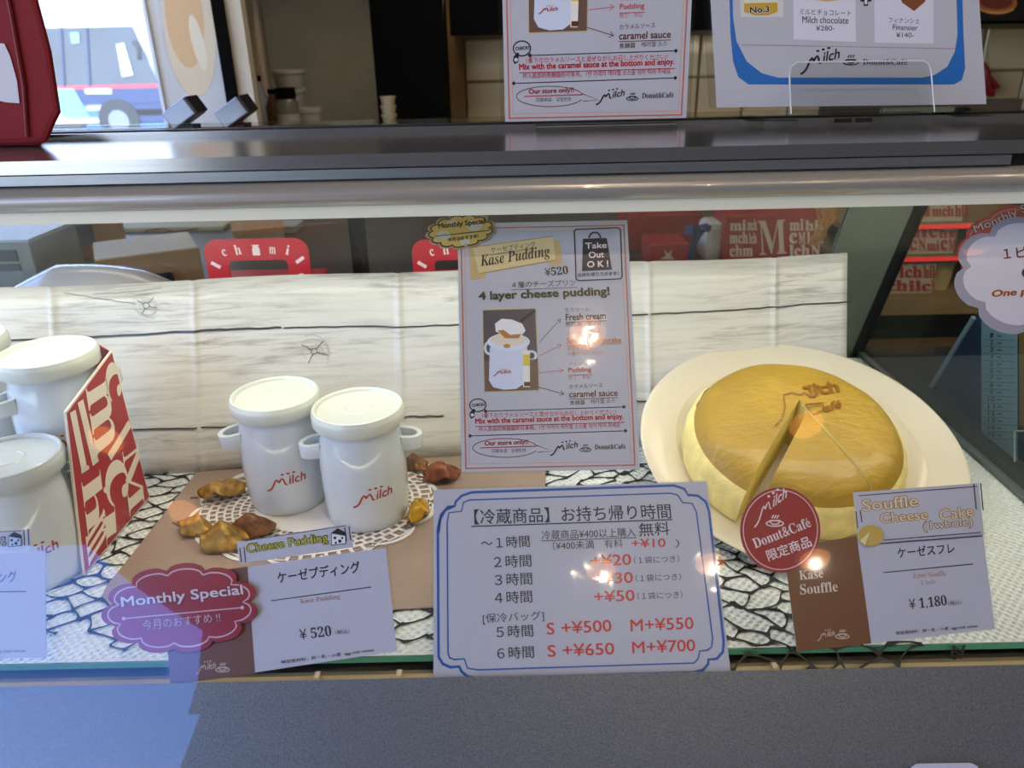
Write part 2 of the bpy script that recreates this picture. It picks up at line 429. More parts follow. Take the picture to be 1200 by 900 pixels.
# rear frame, end glass
m_frame = mat('rear_frame_grey', '77806f', .4, .2, vary=.05, coat=.3)
def leanY(z): return 1.095 - (z) * .41            # the rear of the case slants forward going up
ya, yb = leanY(0), leanY(.37)
m_end = pane_mat('end_glass', (.80, .84, .82), 1.45, .0, .0)
slab('end_glass', [V((ex1, .42, -.01)), V((ex1, ya, -.01)), V((ex1, yb, .37)), V((ex1, .70, .37)), V((ex1, .64, .30))], V((1, 0, 0)), .005, m_end, case)
def stile(name, X0, X1, m, y=.0, t=.012):
    vs = [(X, leanY(z) + y + d, z) for z in (-.006, .37) for X in (X0, X1) for d in (0, t)]
    return obj(name, vs, [(0, 1, 3, 2), (4, 6, 7, 5), (0, 2, 6, 4), (1, 5, 7, 3), (0, 4, 5, 1), (2, 3, 7, 6)], m, case)
sx0 = aty(990, 270, 1.0).x
stile('rear_stile', sx0, ex1 - .012, m_frame)
stile('end_post', ex1 - .012, ex1 + .004, m_dark, -.004, .02)
stile('rear_glass', -1.0, sx0, pane_mat('rear_glass', (.85, .87, .85), 1.45, 0, .0), .004, .004)
boxlim('end_channel', ex1 - .005, ex1 + .004, .44, 1.09, -.002, .006, mat('channel_metal', 'b9bdb8', .3, .8), case)
boxlim('end_gasket', ex1 + .004, ex1 + .016, .44, 1.09, -.002, .004, m_dark, case)

# ================================================================= NET CLOTH (black mesh print of cords)
random.seed(5)
NC = thing('net_cloth', 'black net of irregular cells spread over the white shelf and hanging over its edge', 'net', (0, .6, 0))
def net():
    vs, fs = [], []
    sxx, syy = .0165, .0185
    pts = {}
    W = int(1.25 / sxx); Hn = int(.52 / (syy * .75))
    def hv(i, j):
        # honeycomb vertices as a brick lattice
        if (i, j) in pts: return pts[(i, j)]
        x = -.85 + i * sxx; y = .44 + j * syy * .75 * 1.0
        y += (.28 if (i + j) % 2 else -.28) * syy
        x += random.uniform(-.40, .40) * sxx; y += random.uniform(-.36, .36) * syy
        # the weave is drawn out along a slanting direction
        q = noise.noise(V((x * 6, y * 6, 0))) * .016; pts[(i, j)] = (x + q, y + q * .8, random.uniform(.0005, .00105) * (1.8 if random.random() < .07 else 1))
        return pts[(i, j)]
    edges = set()
    for i in range(W):
        for j in range(Hn):
            edges.add(((i, j), (i + 1, j)))
            if (i + j) % 2: edges.add(((i, j), (i, j + 1)))
    def inside(x, y):
        if x > .333: return False
        if x > .10: lim = .425
        elif x > -.37: lim = .481 if x > -.30 else .487
        else: lim = .500
        return y > lim and y < .80
    def to3(x, y):
        if y >= .477: return V((x, y, .0012))
        return V((x, .4755 - (.477 - y) * .55, .0012 - (.477 - y) * .95))
    for a, b in edges:
        if random.random() < .06: continue
        A, B = hv(*a), hv(*b)
        if not (inside(A[0], A[1]) and inside(B[0], B[1])): continue
        N = 3
        pv = None
        bend = random.uniform(-.12, .12)
        d = V((B[0] - A[0], B[1] - A[1])); p = V((-d.y, d.x)); pn = p.normalized()
        for k in range(N + 1):
            t = k / N; wd = (A[2] * (1 - t) + B[2] * t) * (.75 + 1.3 * (abs(t - .5) * 2) ** 3)
            c = V((A[0], A[1])) + d * t + p * bend * math.sin(PI * t)
            l, r = c + pn * wd, c - pn * wd
            z = random.uniform(0, .0002)
            vs.append(to3(l.x, l.y) + V((0, 0, z))); vs.append(to3(r.x, r.y) + V((0, 0, z)))
            if k:
                q = len(vs); fs.append((q - 4, q - 3, q - 1, q - 2))
    return vs, fs
v_, f_ = net()
o = obj('cord_mesh', v_, f_, mat('black_cord', '15171a', .6), NC); o['kind'] = 'stuff'
o.modifiers.new('s', 'SOLIDIFY').thickness = .0006
# its selvage at the right end, two bands with stitches
X = atz(1112, 752).x
for dx in (0, .008):
    slab('selvage', [V((X + dx, .4735, .0016)), V((X + dx + .0018, .4735, .0016)), V((X + dx + .0018, .4735, -.028)), V((X + dx, .4735, -.028))], V((0, -1, 0)), .0008, mat('black_cord', '15171a', .6), NC)
for k in range(8):
    box('stitch', (X + .005, .4728, -.002 - k * .0035), (.008, .0008, .0009), mat('black_cord', '15171a', .6), NC, Matrix.Rotation(.5, 3, 'Y'))

# ================================================================= WOOD-PRINT BACKDROP
BL_ = atz(200, 554); yL = BL_.y + .078
TL_ = aty(228, 328, yL); zt_ = TL_.z
d = ray(993, 297); TR_ = CAM + d * ((zt_ - CZ) / d.z)
slope = (TR_.y - TL_.y) / (TR_.x - TL_.x)
def wood_mat():
    m = mat('wood_print_paper', 'cfccc2', .42, vary=.05, vscale=7, stretch=(1, 1, 9), coat=.2)
    n = m.node_tree.nodes; L = m.node_tree.links; b = n['Principled BSDF']
    base = b.inputs['Base Color'].links[0].from_socket
    t = n.new('ShaderNodeUVMap'); mp = n.new('ShaderNodeMapping'); mp.inputs['Scale'].default_value = (7, 90, 1); L.new(t.outputs[0], mp.inputs[0])
    # fine grain, warped
    nz = n.new('ShaderNodeTexNoise'); nz.inputs['Scale'].default_value = 1.6; nz.inputs['Detail'].default_value = 7; nz.inputs['Roughness'].default_value = .75; nz.inputs['Distortion'].default_value = .6
    L.new(mp.outputs[0], nz.inputs[0])
    r1 = n.new('ShaderNodeValToRGB'); r1.color_ramp.elements[0].position = .33; r1.color_ramp.elements[0].color = (.22, .21, .19, 1); r1.color_ramp.elements[1].position = .53; r1.color_ramp.elements[1].color = (1, 1, 1, 1)
    L.new(nz.outputs[0], r1.inputs[0])
    # where the grain is strong
    n2 = n.new('ShaderNodeTexNoise'); mp2 = n.new('ShaderNodeMapping'); mp2.inputs['Scale'].default_value = (3, 14, 1); L.new(t.outputs[0], mp2.inputs[0]); n2.inputs['Scale'].default_value = 1.3; L.new(mp2.outputs[0], n2.inputs[0])
    r2 = n.new('ShaderNodeValToRGB'); r2.color_ramp.elements[0].position = .42; r2.color_ramp.elements[0].color = (.18, .18, .18, 1); r2.color_ramp.elements[1].position = .66; r2.color_ramp.elements[1].color = (.85, .85, .85, 1); L.new(n2.outputs[0], r2.inputs[0])
    mx = n.new('ShaderNodeMix'); mx.data_type = 'RGBA'; mx.blend_type = 'MULTIPLY'; L.new(r2.outputs[0], mx.inputs[0]); L.new(base, mx.inputs[6]); L.new(r1.outputs[0], mx.inputs[7])
    L.new(mx.outputs[2], b.inputs['Base Color'])
    return m
creases = []
def bpt(s, t):
    """point of the backdrop: s along world X, t 0 at the foot to 1 at the top, wavy at its folds"""
    y = TL_.y + slope * (s - TL_.x) - .078 * (1 - t)
    wv = .0022 * math.sin(s * 22) * math.sin(PI * t * .9 + .2)
    for cx in creases: wv += -.0035 * math.exp(-((s - cx) / .0035) ** 2)
    return V((s, y + wv, zt_ * t + .0015 * math.sin(s * 17) * t))
# folds seen in the photograph: find their X on the sheet
nB = V((slope, -1, .078 / zt_)).normalized() if True else None
nB = V((-slope, 1, -.078 / zt_)).normalized()
for px, py in ((61, 360), (230, 400), (468, 380), (760, 340), (908, 360)):
    creases.append(atp(px, py, TL_, nB).x)
S0, S1 = atp(-70, 340, TL_, nB).x, atp(993, 300, TL_, nB).x
xs = sorted(set([S0 + (S1 - S0) * i / 120 for i in range(121)] + [c + k * .002 for c in creases for k in range(-4, 5)])); T = 10
bvs = [bpt(x, j / T) for x in xs for j in range(T + 1)]
bfs = [(i * (T + 1) + j, (i + 1) * (T + 1) + j, (i + 1) * (T + 1) + j + 1, i * (T + 1) + j + 1) for i in range(len(xs) - 1) for j in range(T)]
bd = thing('wood_print_backdrop', 'whitewashed wood-print paper backdrop with vertical folds standing across the shelf', 'backdrop', bpt(0, 0))
o = obj('paper_sheet', bvs, bfs, wood_mat(), bd, smooth=True)
uvl = o.data.uv_layers.new(name='UVMap')
for lp in o.data.loops:
    k = lp.vertex_index; uvl.data[lp.index].uv = (xs[k // (T + 1)], (k % (T + 1)) / T * .22)
o.modifiers.new('s', 'SOLIDIFY').thickness = .0012
class Drape(Sheet):
    pass
BS = Sheet(TL_, -nB)
def bwrap(u, v, lift):
    p = BS.o + BS.ex * u + BS.ey * v; t = p.z / zt_
    return bpt(p.x, t) + BS.n * (.0016 + lift)
BS.wrap = bwrap
def wig(pts, n=14, a=.6):
    out = []
    for (x0, y0), (x1, y1) in zip(pts, pts[1:]):
        for i in range(n): out.append((x0 + (x1 - x0) * i / n, y0 + (y1 - y0) * i / n + random.uniform(-a, a)))
    return out + [pts[-1]]
for ln, wd in ((((-60, 402), (60, 397), (230, 387), (330, 385)), 2.4), (((333, 386), (540, 379), (700, 372), (860, 362), (1000, 354)), 1.7),
               (((150, 505), (160, 503), (300, 498)), 1.8), (((440, 489), (520, 486)), 1.8), (((740, 470), (800, 468)), 1.5)):
    BS.line(wig(ln), wd, '3a3634', 1, 'plank_line')
# knots of the print
for kx, ky, R_ in ((172, 357, 13), (368, 413, 17)):
    for k in range(5):
        a0 = random.uniform(0, 6); BS.ell(kx, ky, R_ * (.4 + .2 * k), R_ * (.35 + .16 * k), 'a8a499', 1, 'knot_line', w=.6, a0=a0, a1=a0 + random.uniform(1.5, 4.5), rot=random.uniform(0, 1))
    for k in range(4):
        a = k * 1.7 + .3; BS.line(wig([(kx + 3 * math.cos(a), ky + 3 * math.sin(a)), (kx + R_ * math.cos(a), ky + R_ * .9 * math.sin(a))], 5, .8), .9, '5a564e', 1, 'knot_line')
    BS.ell(kx, ky, 3.5, 3.5, '6a665e', 1, 'knot_line', w=.9)
BS.line(wig([(75, 342), (120, 349), (160, 355)], 8, .5), .8, '7a766c', 1, 'knot_line'); BS.line(wig([(110, 343), (150, 341), (190, 337)], 8, .5), .7, '8a867c', 1, 'knot_line')
BS.finish(bd)

# ================================================================= MAT, DOILY, PODS
mt = [atz(*p, .0022) for p in ((230, 553), (400, 540), (560, 526), (640, 528), (636, 700), (560, 709), (465, 714), (330, 735), (200, 748), (140, 720), (119, 698), (126, 684), (150, 655), (190, 604))]
m_mat = mat('tan_leatherette', '9f8775', .33, vary=.06, bump=.5, bscale=420, coat=.25)
matm = slab('placemat', mt, V((0, 0, 1)), .001, m_mat)
tag(matm, 'tan textured leatherette mat lying under the two central lidded cups', 'mat')
bev(matm, .0004, 1)
dcx, dcy, dz0 = -.212, .700, .0034
def doily():
    vs, fs = [], []; N = 120
    def P(r, a): 
        return V((dcx + r * 1.14 * math.cos(a), dcy + r * math.sin(a) * .92, dz0))
    M = 40
    for i in range(M):
        for lvl in (0,): pass
    rings = [0.0, .055, .062, .069, .076, .083, .090, .097, .104]
    # plain centre
    base = len(vs); vs.append(P(0, 0))
    for i in range(N): vs.append(P(rings[1], 2 * PI * i / N))
    for i in range(N): fs.append((base, base + 1 + i, base + 1 + (i + 1) % N))
    for j in range(1, len(rings) - 1):
        K = 60
        for i in range(K):
            a0 = 2 * PI * (i + .5 * (j % 2)) / K; a1 = 2 * PI * (i + 1 + .5 * (j % 2)) / K; r0, r1 = rings[j], rings[j + 1]
            if j == len(rings) - 2: r1 = r1 + .006 * abs(math.sin(a0 * 7))
            q = [(r0, a0), (r0, (a0 + a1) / 2), (r0, a1), (r1, a1), (r1, (a0 + a1) / 2), (r1, a0)]
            rc, ac = (r0 + r1) / 2, (a0 + a1) / 2
            k = .70
            b = len(vs); vs.extend(P(*p) for p in q)
            vs.extend(P(rc + (p[0] - rc) * k, ac + (p[1] - ac) * (k if p[1] != (a0 + a1) / 2 else 1)) for p in q)
            for t in range(6):
                fs.append((b + t, b + (t + 1) % 6, b + 6 + (t + 1) % 6, b + 6 + t))
    # scalloped rim
    N2 = 210
    def rr(a): return .105 + .010 * abs(math.sin(a * 7)) ** .6
    b = len(vs)
    for i in range(N2):
        a = 2 * PI * i / N2; vs.append(P(rr(a) - .004, a)); vs.append(P(rr(a), a))
    for i in range(N2):
        j = (i + 1) % N2; fs.append((b + 2 * i, b + 2 * j, b + 2 * j + 1, b + 2 * i + 1))
    return vs, fs
v_, f_ = doily()
dl = obj('lace_doily', v_, f_, mat('white_lace', 'e8e2da', .7, bump=.4, bscale=500), None)
dl.modifiers.new('s', 'SOLIDIFY').thickness = .0008
tag(dl, 'white openwork lace doily on the tan mat beneath the two central cups', 'doily')

m_gold = mat('dried_gold', 'a8813c', .42, .45, vary=.45, vscale=90, bump=.7, bscale=160)
m_goldd = mat('dried_brown', '7d5330', .5, .25, vary=.5, vscale=80, bump=.7, bscale=160)
m_goldy = mat('dried_yellow', 'd0a02c', .3, .5, vary=.35, vscale=80, bump=.5, bscale=160)
def pod(name, px, py, L_, W_, Hh, rot, tilt, m, label, inner=None, seed=0):
    """a dried seed husk: a cupped, ridged, pointed shell with thickness and a stalk"""
    L_ *= 1.25; W_ *= 1.2; Hh *= 1.1
    p = atz(px, py, .004); t = thing(name, label, 'dried husk', p, 'golden dried husks on the mat')
    rnd = random.Random(seed)
    nu, nv = 22, 15; vs, fs = [], []
    R = Matrix.Rotation(rot, 3, 'Z') @ Matrix.Rotation(tilt, 3, 'X')
    for i in range(nu + 1):
        u = i / nu; wd = W_ * math.sin(PI * (u * .94 + .03)) ** .62 * (1 + .04 * math.sin(u * 13 + seed))
        for j in range(nv + 1):
            v = j / nv * 2 - 1
            x = (u - .5) * L_ + .12 * L_ * v * v * math.sin(u * 5 + seed)
            y = v * wd / 2; rid = .0012 * math.sin(v * 19 + u * 4) + .0007 * math.sin(u * 17 + v * 5 + seed)
            z = Hh * (1 - abs(v) ** 2.2) * math.sin(PI * (u * .9 + .05)) + rid + .18 * Hh * math.sin(u * 7 + v * 2 + seed)
            vs.append(R @ V((x, y, z)))
        
    for i in range(nu):
        for j in range(nv):
            a = i * (nv + 1) + j; fs.append((a, a + 1, a + nv + 2, a + nv + 1))
    mz = min(v.z for v in vs); vs = [v - V((0, 0, mz)) for v in vs]
    o = obj('shell', vs, fs, m, t, world=False, smooth=True); so = o.modifiers.new('s', 'SOLIDIFY'); so.thickness = .0012
    e = R @ V((-.5 * L_, 0, 0)); d = (R @ V((-1, .3, .1))).normalized()
    z0 = V((0, 0, -mz))
    tube('stalk', [e + z0, e + z0 + d * .004, e + z0 + d * .008], .0011, m_goldd, t, 6, world=False)
    return t
pod('dried_husk', 262, 583, .040, .026, .014, .35, -.3, m_gold, 'pale gold crinkled husk lying left of the left central cup', seed=1)
pod('dried_husk', 229, 622, .030, .022, .012, -.25, .1, m_gold, 'small golden husk furthest left on the tan mat', seed=2)
pod('dried_husk', 262, 637, .034, .030, .014, -.15, .25, m_gold, 'rounded golden husk in front of the doily, its hollow side up', seed=3)
pod('dried_husk', 297, 624, .034, .022, .014, .12, .2, m_goldd, 'brown-gold husk just above the yellow-lettered label strip', seed=4)
pod('dried_husk', 489, 549, .024, .018, .012, -.6, .3, m_goldd, 'small brown husk behind the right cup at its right side', seed=5)
pod('dried_husk', 519, 561, .034, .024, .015, .1, -.1, mat('dried_red', '8c4f33', .45, .3, vary=.4, vscale=90, bump=.6, bscale=160), 'reddish brown husk by the lower left corner of the hanging poster', seed=6)
pod('dried_husk', 491, 606, .030, .020, .014, 1.2, -.2, m_goldy, 'bright yellow-gold husk touching the right cup on its right', seed=7)
p = atz(190, 783, -.068)
t = thing('dried_leaf', 'curled dried leaf fallen in front of the shelf below the red cloud sticker', 'leaf', V((p.x, .44, -.069)))
vs, fs = [], []
for i in range(13):
    u = i / 12
    for j in range(7):
        v = j / 6 * 2 - 1; vs.append(V((v * .011 * math.sin(PI * (u * .92 + .04)) ** .6, .006 * v * v + .003 * math.sin(u * 6), u * .062)))
for i in range(12):
    for j in range(6): a = i * 7 + j; fs.append((a, a + 1, a + 8, a + 7))
o = obj('blade', vs, fs, mat('dried_leaf_mat', 'b89f70', .5, vary=.5, vscale=80, bump=.5), t, world=False, smooth=True); o.modifiers.new('s', 'SOLIDIFY').thickness = .0006
tube('stalk', [(0, .0, .0), (.001, .002, .004), (.0, .0, .014)], .0012, m_goldd, t, 6, world=False)

# ================================================================= LIDDED CUPS
m_por = mat('porcelain', 'cdd4d6', .16, vary=.01, coat=.6)
m_lid = mat('milky_lid', 'd3d6c9', .32, vary=.015, coat=.25)
m_lid2 = mat('clear_lid', 'c9cfcd', .25, vary=.03, coat=.4)
CH = .124
def make_cup(label, X, Y, Z, ang, group='lidded pudding cups', lm=None, turn=0):
    t = thing('lidded_cup', label, 'cup', (X, Y, Z), group)
    t.rotation_euler = (0, 0, turn)
    prof = [(.0005, .001), (.036, .001), (.0375, .0), (.0395, .001), (.0412, .006), (.0425, .020), (.0432, .040), (.0432, .062), (.0424, .080), (.0405, .092), (.0388, .099), (.0390, .104), (.0412, .109), (.0415, .112), (.040, .1135), (.037, .112), (.0355, .104), (.0365, .08), (.0385, .04), (.037, .008), (.0005, .006)]
    lathe('body', prof, m_por, t, 64)
    R = .0455
    lp = [(.0005, CH - .0034), (.030, CH - .0038), (.0400, CH - .0038), (.0405, CH - .0014), (.0412, CH - .0006), (.0425, CH), (.0438, CH - .0006), (.0445, CH - .0030), (R - .0004, CH - .0042), (R, CH - .0060), (R - .0002, CH - .0150), (R - .0008, CH - .0158), (R - .0018, CH - .0155), (.0432, CH - .0125), (.0428, CH - .0058), (.0005, CH - .0056)]
    ld = lathe('lid', lp, lm or m_lid, t, 64)
    lathe('lid_ring', [(.012, CH - .0036), (.0135, CH - .0028), (.015, CH - .0036)], lm or m_lid, ld, 32)
    for s in (-1, 1):
        # ear handle: a flat band bent to a U, its open side to the body
        path = []
        for k in range(15):
            a = -PI / 2 + PI * k / 14
            path.append((.0400 + .0185 * max(0, math.cos(a)) ** .7, .0115 * math.sin(a)))
        path = [(.0385, -.0125)] + path + [(.0385, .0125)]
        vs, fs = [], []; n = len(path)
        for k, (a, b) in enumerate(path):
            d = V(path[min(k + 1, n - 1)]) - V(path[max(k - 1, 0)]); d.normalize(); nn = V((d.y, -d.x)) * .0026
            dr = (a - .040) * .10
            for q, z in ((nn, .0075), (nn, -.0075), (-nn, -.0075), (-nn, .0075)):
                vs.append((s * (a + q.x), s * (b + q.y), .0830 + z * (1 - .10 * (a - .04) / .018) - dr))
        for k in range(n - 1):
            for j in range(4): fs.append((k * 4 + j, k * 4 + (j + 1) % 4, k * 4 + 4 + (j + 1) % 4, k * 4 + 4 + j))
        fs += [(0, 1, 2, 3), tuple((n - 1) * 4 + j for j in range(4))]
        h = obj('handle', vs, fs, m_por, t, world=False); bev(h, .0018, 3); h.data.shade_smooth()
    # red printed emblem wrapped round the body
    S = Sheet((0, 0, 0), (0, -1, 0), uvf=lambda x, y: (x, -y))
    def wrapf(u, v, lift):
        r = .0434 + lift; a = -PI / 2 + ang - turn + u / .0434
        return V((r * math.cos(a), r * math.sin(a), .038 + v))
    S.wrap = wrapf
    P = logo(S, -.022, .005, .019, .003, .018, 'a83a2c', 1, .8)
    S.finish(t, world=False)
    return t
make_cup('white lidded ear-handled cup, the left of the two standing on the doily', -.2430, .7165, .0034, .30, turn=.35)
make_cup('white lidded ear-handled cup, the right of the two on the doily, partly before the other', -.1525, .6830, .0034, .38, turn=.15)
make_cup('white cup with a clear lid at the left edge, before the red patterned carton', -.4500, .6010, .0, .60, lm=m_lid2, turn=1.0)
cb = make_cup('white lidded cup raised at the left edge, behind the clear-lidded cup and beside the carton', -.447, .6915, .064, .52, turn=.8)
make_cup('white lidded cup almost wholly cut off by the left edge, rearmost of its group', -.562, .735, .064, .4, turn=.4)
m_acr = mat('clear_acrylic', 'dfe6e6', .05, vary=.0, trans=1.0)
rs = thing('display_riser', 'clear acrylic block raising the two rear cups at the left edge', 'riser', (-.5, .71, 0))
boxlim('riser_top', -.62, -.43, .640, .757, .060, .0638, m_acr, rs)
for a in (-.62, -.434): boxlim('riser_side', a, a + .004, .640, .757, .0004, .060, m_acr, rs)

# ================================================================= CHEESECAKE ON ITS PLATE
TH = .31
PU, PV, PN = V((1, 0, 0)), V((0, math.cos(TH), math.sin(TH))), V((0, -math.sin(TH), math.cos(TH)))
PO = V((.302, .7165, .052))
PM = Matrix((PU, PV, PN)).transposed()
m_plate = mat('cream_plate', 'ddd3bb', .14, vary=.01, coat=.6)
pt = thing('plate', 'large round cream porcelain plate under the cheesecake, tilted to the front', 'plate', PO)
def plate_part(name, prof, seg=96):
    vs, fs = [], []; n = len(prof)
    for i in range(seg):
        a = 2 * PI * i / seg
        for r, z in prof: vs.append(PO + PM @ V((r * math.cos(a), r * math.sin(a), z)))
    for i in range(seg):
        for j in range(n - 1): k = (i + 1) % seg; fs.append((i * n + j, k * n + j, k * n + j + 1, i * n + j + 1))
    return sm(obj(name, vs, fs, m_plate, pt), 60)
plate_part('well', [(.0005, -.004), (.118, -.004), (.124, -.0025), (.128, 0.0), (.128, -.0035), (.122, -.006), (.118, -.0075), (.0005, -.0075)])
plate_part('rim', [(.1278, .0), (.140, .003), (.155, .0055), (.163, .0065), (.1655, .0065), (.166, .0058), (.164, .0045), (.150, .0015), (.130, -.0038), (.1278, -.0035)])
plate_part('foot_ring', [(.080, -.0075), (.080, -.0120), (.083, -.0120), (.083, -.0075)], 64)
# the easel that tips the plate up (behind it)
pz = thing('plate_stand', 'small clear acrylic wedge stand holding up the tilted cake plate', 'stand', (.302, .78, 0))
def plpt(u, v, h=0): return PO + PU * u + PV * v + PN * h
for s_ in (-1, 1):
    q = [plpt(.07 * s_, -.07, -.0135), plpt(.07 * s_, .10, -.0135)]
    a, b = q; poly = [V((a.x, a.y, .0015)), V((b.x, b.y, .0015)), b, a]
    slab('wedge_side', poly, V((1, 0, 0)), .004, m_acr, pz)
boxlim('cross_bar', .302 - .074, .302 + .070, .79, .796, .0015, .02, m_acr, pz)

CU, CVv = -.017, -.020           # cake centre on the plate
def crust_mat():
    m = mat('cake_crust', 'ad8a28', .5, vary=.16, vscale=14, coat=.12)
    n = m.node_tree.nodes; L = m.node_tree.links; b = n['Principled BSDF']
    t = n.new('ShaderNodeTexCoord'); a = n.new('ShaderNodeTexNoise'); a.inputs['Scale'].default_value = 85; a.inputs['Detail'].default_value = 2; a.inputs['Distortion'].default_value = .3
    mp = n.new('ShaderNodeMapping'); mp.inputs['Scale'].default_value = (1, 1.8, 1); L.new(t.outputs['Object'], mp.inputs[0]); L.new(mp.outputs[0], a.inputs[0])
    bp = n.new('ShaderNodeBump'); bp.inputs['Strength'].default_value = .5; bp.inputs['Distance'].default_value = .0035
    L.new(a.outputs[0], bp.inputs['Height']); L.new(bp.outputs[0], b.inputs['Normal']); return m
m_crust = crust_mat()
m_crumb = mat('cake_crumb', 'ecd88c', .75, vary=.14, vscale=60, bump=.6, bscale=260, sss=.2)
m_cut = mat('cake_cut_face', 'ecd984', .8, vary=.08, vscale=90, bump=.7, bscale=300, sss=.2)
def top_h(r):
    """dome of the cake top over its radius"""
    q = min(r / .101, 1); return .0515 + .0085 * (1 - q ** 2.6)
def edge_h(r, k): return top_h(r) - .011 * max(0, (k - .86) / .14) ** 2
def cake_piece(parent, a0, a1, apex, shift, drop, names, rs=1.0):
    """wedge of cake between two polar angles seen from the apex point"""
    N = max(8, int((a1 - a0) / (PI / 60)))
    def rim(a):
        # distance from the apex to the cake's outer circle along angle a
        c, s_ = math.cos(a), math.sin(a); bx, by = apex[0], apex[1]
        bq = bx * c + by * s_; return -bq + math.sqrt(bq * bq - (bx * bx + by * by) + .101 ** 2)
    def P(a, k, z):
        R = rim(a) * k * rs; x, y = apex[0] + R * math.cos(a), apex[1] + R * math.sin(a)
        return x, y
    def W(x, y, z): return PO + PM @ V((CU + x + shift[0], CVv + y + shift[1], z))
    ks = [0, .06, .12, .2, .3, .4, .5, .6, .7, .8, .87, .92, .95, .975, 1.0]
    vs, fs = [], []
    for i in range(N + 1):
        a = a0 + (a1 - a0) * i / N
        for k in ks:
            x, y = P(a, k, 0); r = math.hypot(x, y)
            z = edge_h(r, k) + .0012 * noise.noise(V((x * 40, y * 40, 1))) * (1 if k < .97 else 0) - drop
            vs.append(W(x, y, z))
    n = len(ks)
    for i in range(N):
        for j in range(n - 1):
            a = i * n + j; fs.append((a, a + 1, a + n + 1, a + n) if j else (a, a + 1, a + n + 1))
    # a crust has thickness: fold it over the rim
    cr_ = obj(names[0], vs, fs, m_crust, parent, smooth=True)
    # side
    side = [(1.0, None), (1.035, .038), (1.065, .030), (1.085, .018), (1.08, .008), (1.05, .0), (1.02, -.0035)]
    vs, fs, ix = [], [], []
    for i in range(N + 1):
        a = a0 + (a1 - a0) * i / N
        for k, z in side:
            x, y = P(a, k, 0)
            if z is None: z = edge_h(math.hypot(x, y), 1.0) - drop
            wv = .0022 * noise.noise(V((math.cos(a) * 9, math.sin(a) * 9, z * 90)))
            vs.append(W(x * (1 + wv * 8), y * (1 + wv * 8), z))
    n = len(side)
    for i in range(N):
        for j in range(n - 1): a = i * n + j; fs.append((a, a + 1, a + n + 1, a + n))
    obj(names[1], vs, fs, m_crumb, parent, smooth=True)
    for a in ((a0, a1) if a1 - a0 < 2 * PI - .01 else ()):
        vs, fs = [], []
        K = ks + []
        for k in K:
            x, y = P(a, k, 0); r = math.hypot(x, y); z = edge_h(r, k) + .0012 * noise.noise(V((x * 40, y * 40, 1))) * (1 if k < .97 else 0) - drop - .0002
            vs.append(W(x, y, z)); 
        ring = [W(*P(a, k, 0), z) for k, z in side[1:]]
        low = [W(*P(a, k, 0), -.0035) for k in reversed(K)]
        pl = vs + ring + low[1:]
        tr = tessellate_polygon([pl])
        obj('cut_face', pl, [tuple(q) for q in tr], m_cut, parent)
AP = (.007, .028)   # apex of the cut, relative to the cake centre
ck = thing('cheesecake', 'whole golden-topped souffle cheesecake with a wedge cut, on the cream plate', 'cake', plpt(CU, CVv))
cake_piece(ck, math.radians(-72), math.radians(234), AP, (0, 0), 0, ('crust', 'crumb_side'))
sl = thing('cheesecake_slice', 'cut wedge of cheesecake pulled slightly forward out of the whole cake', 'cake slice', plpt(CU + .005, CVv - .06))
cake_piece(sl, math.radians(-124), math.radians(-73), AP, (.005, -.014), .003, ('slice_crust', 'slice_side'), .86)
# branded emblem pressed into the crust
KS = Sheet(plpt(0, 0, .06), PN)
KS.ex = PU; KS.ey = PV
def kwrap(u, v, lift):
    r = math.hypot(u - CU, v - CVv)
    return plpt(u, v, top_h(r) + .0012 * noise.noise(V(((u - CU) * 40, (v - CVv) * 40, 1))) + .0011 + lift)
KS.wrap = kwrap
_kl = KS.line
def kline(pts, *a, **k):
    q = []
    for (x0, y0), (x1, y1) in zip(pts, pts[1:]): q += [(x0 + (x1 - x0) * i / 5, y0 + (y1 - y0) * i / 5) for i in range(5)]
    _kl(q + [pts[-1]], *a, **k)
KS.line = kline
bc = '8a5a14'
KS.line([(908, 500), (916, 492), (920, 478), (918, 463), (928, 460), (938, 463)], 1.6, bc, 1, 'brand_mark')
KS.line([(938, 463), (942, 460), (950, 466), (956, 465)], 1.9, bc, 1, 'brand_mark')
KS.text3('ilch', (950, 466), (986, 458), (944, 450), bc, 1, .03, .1, 'brand_mark')
for k in range(3): KS.ell(944 + 14 * k, 454 - 2 * k, 4, 2, bc, 1, 'brand_mark', n=8)
KS.line([(944, 474), (964, 472), (965, 481), (952, 486), (944, 474)], 1.6, bc, 1, 'brand_mark')
KS.line([(948, 477), (962, 475)], 1.4, bc, 1, 'brand_mark'); KS.text3('afé', (966, 484), (987, 477), (964, 474), bc, 1, .03, .1, 'brand_mark')
KS.finish(ck)

# ================================================================= RED PATTERNED CARTON
D_, C_ = atz(100, 676), atz(176, 585)
cn = V((-(C_ - D_).y, (C_ - D_).x, 0)).normalized()
if cn.dot(CAM - D_) < 0: cn = -cn
A_, B_ = atp(77, 483, D_, cn), atp(131, 411, D_, cn)
m_red = mat('carton_red', 'a8202c', .4, vary=.05, coat=.25); m_card = mat('card_edge_cream', 'e8dccb', .6)
ct = thing('printed_carton', 'red folded carton with large cream lettering, standing between the left cups and backdrop', 'carton', D_)
D_ = D_ + V((0, 0, .002)); C_ = C_ + V((0, 0, .002))
slab('front_panel', [D_, C_, B_, A_], cn, .0022, m_card, ct)
ins = .0016
def inset(a, b, k=.0015): return a + (b - a).normalized() * k
ctr = (A_ + B_ + C_ + D_) / 4
slab('red_face', [inset(p, ctr, .0022) + cn * .0003 for p in (D_, C_, B_, A_)], cn, .0003, m_red, ct)
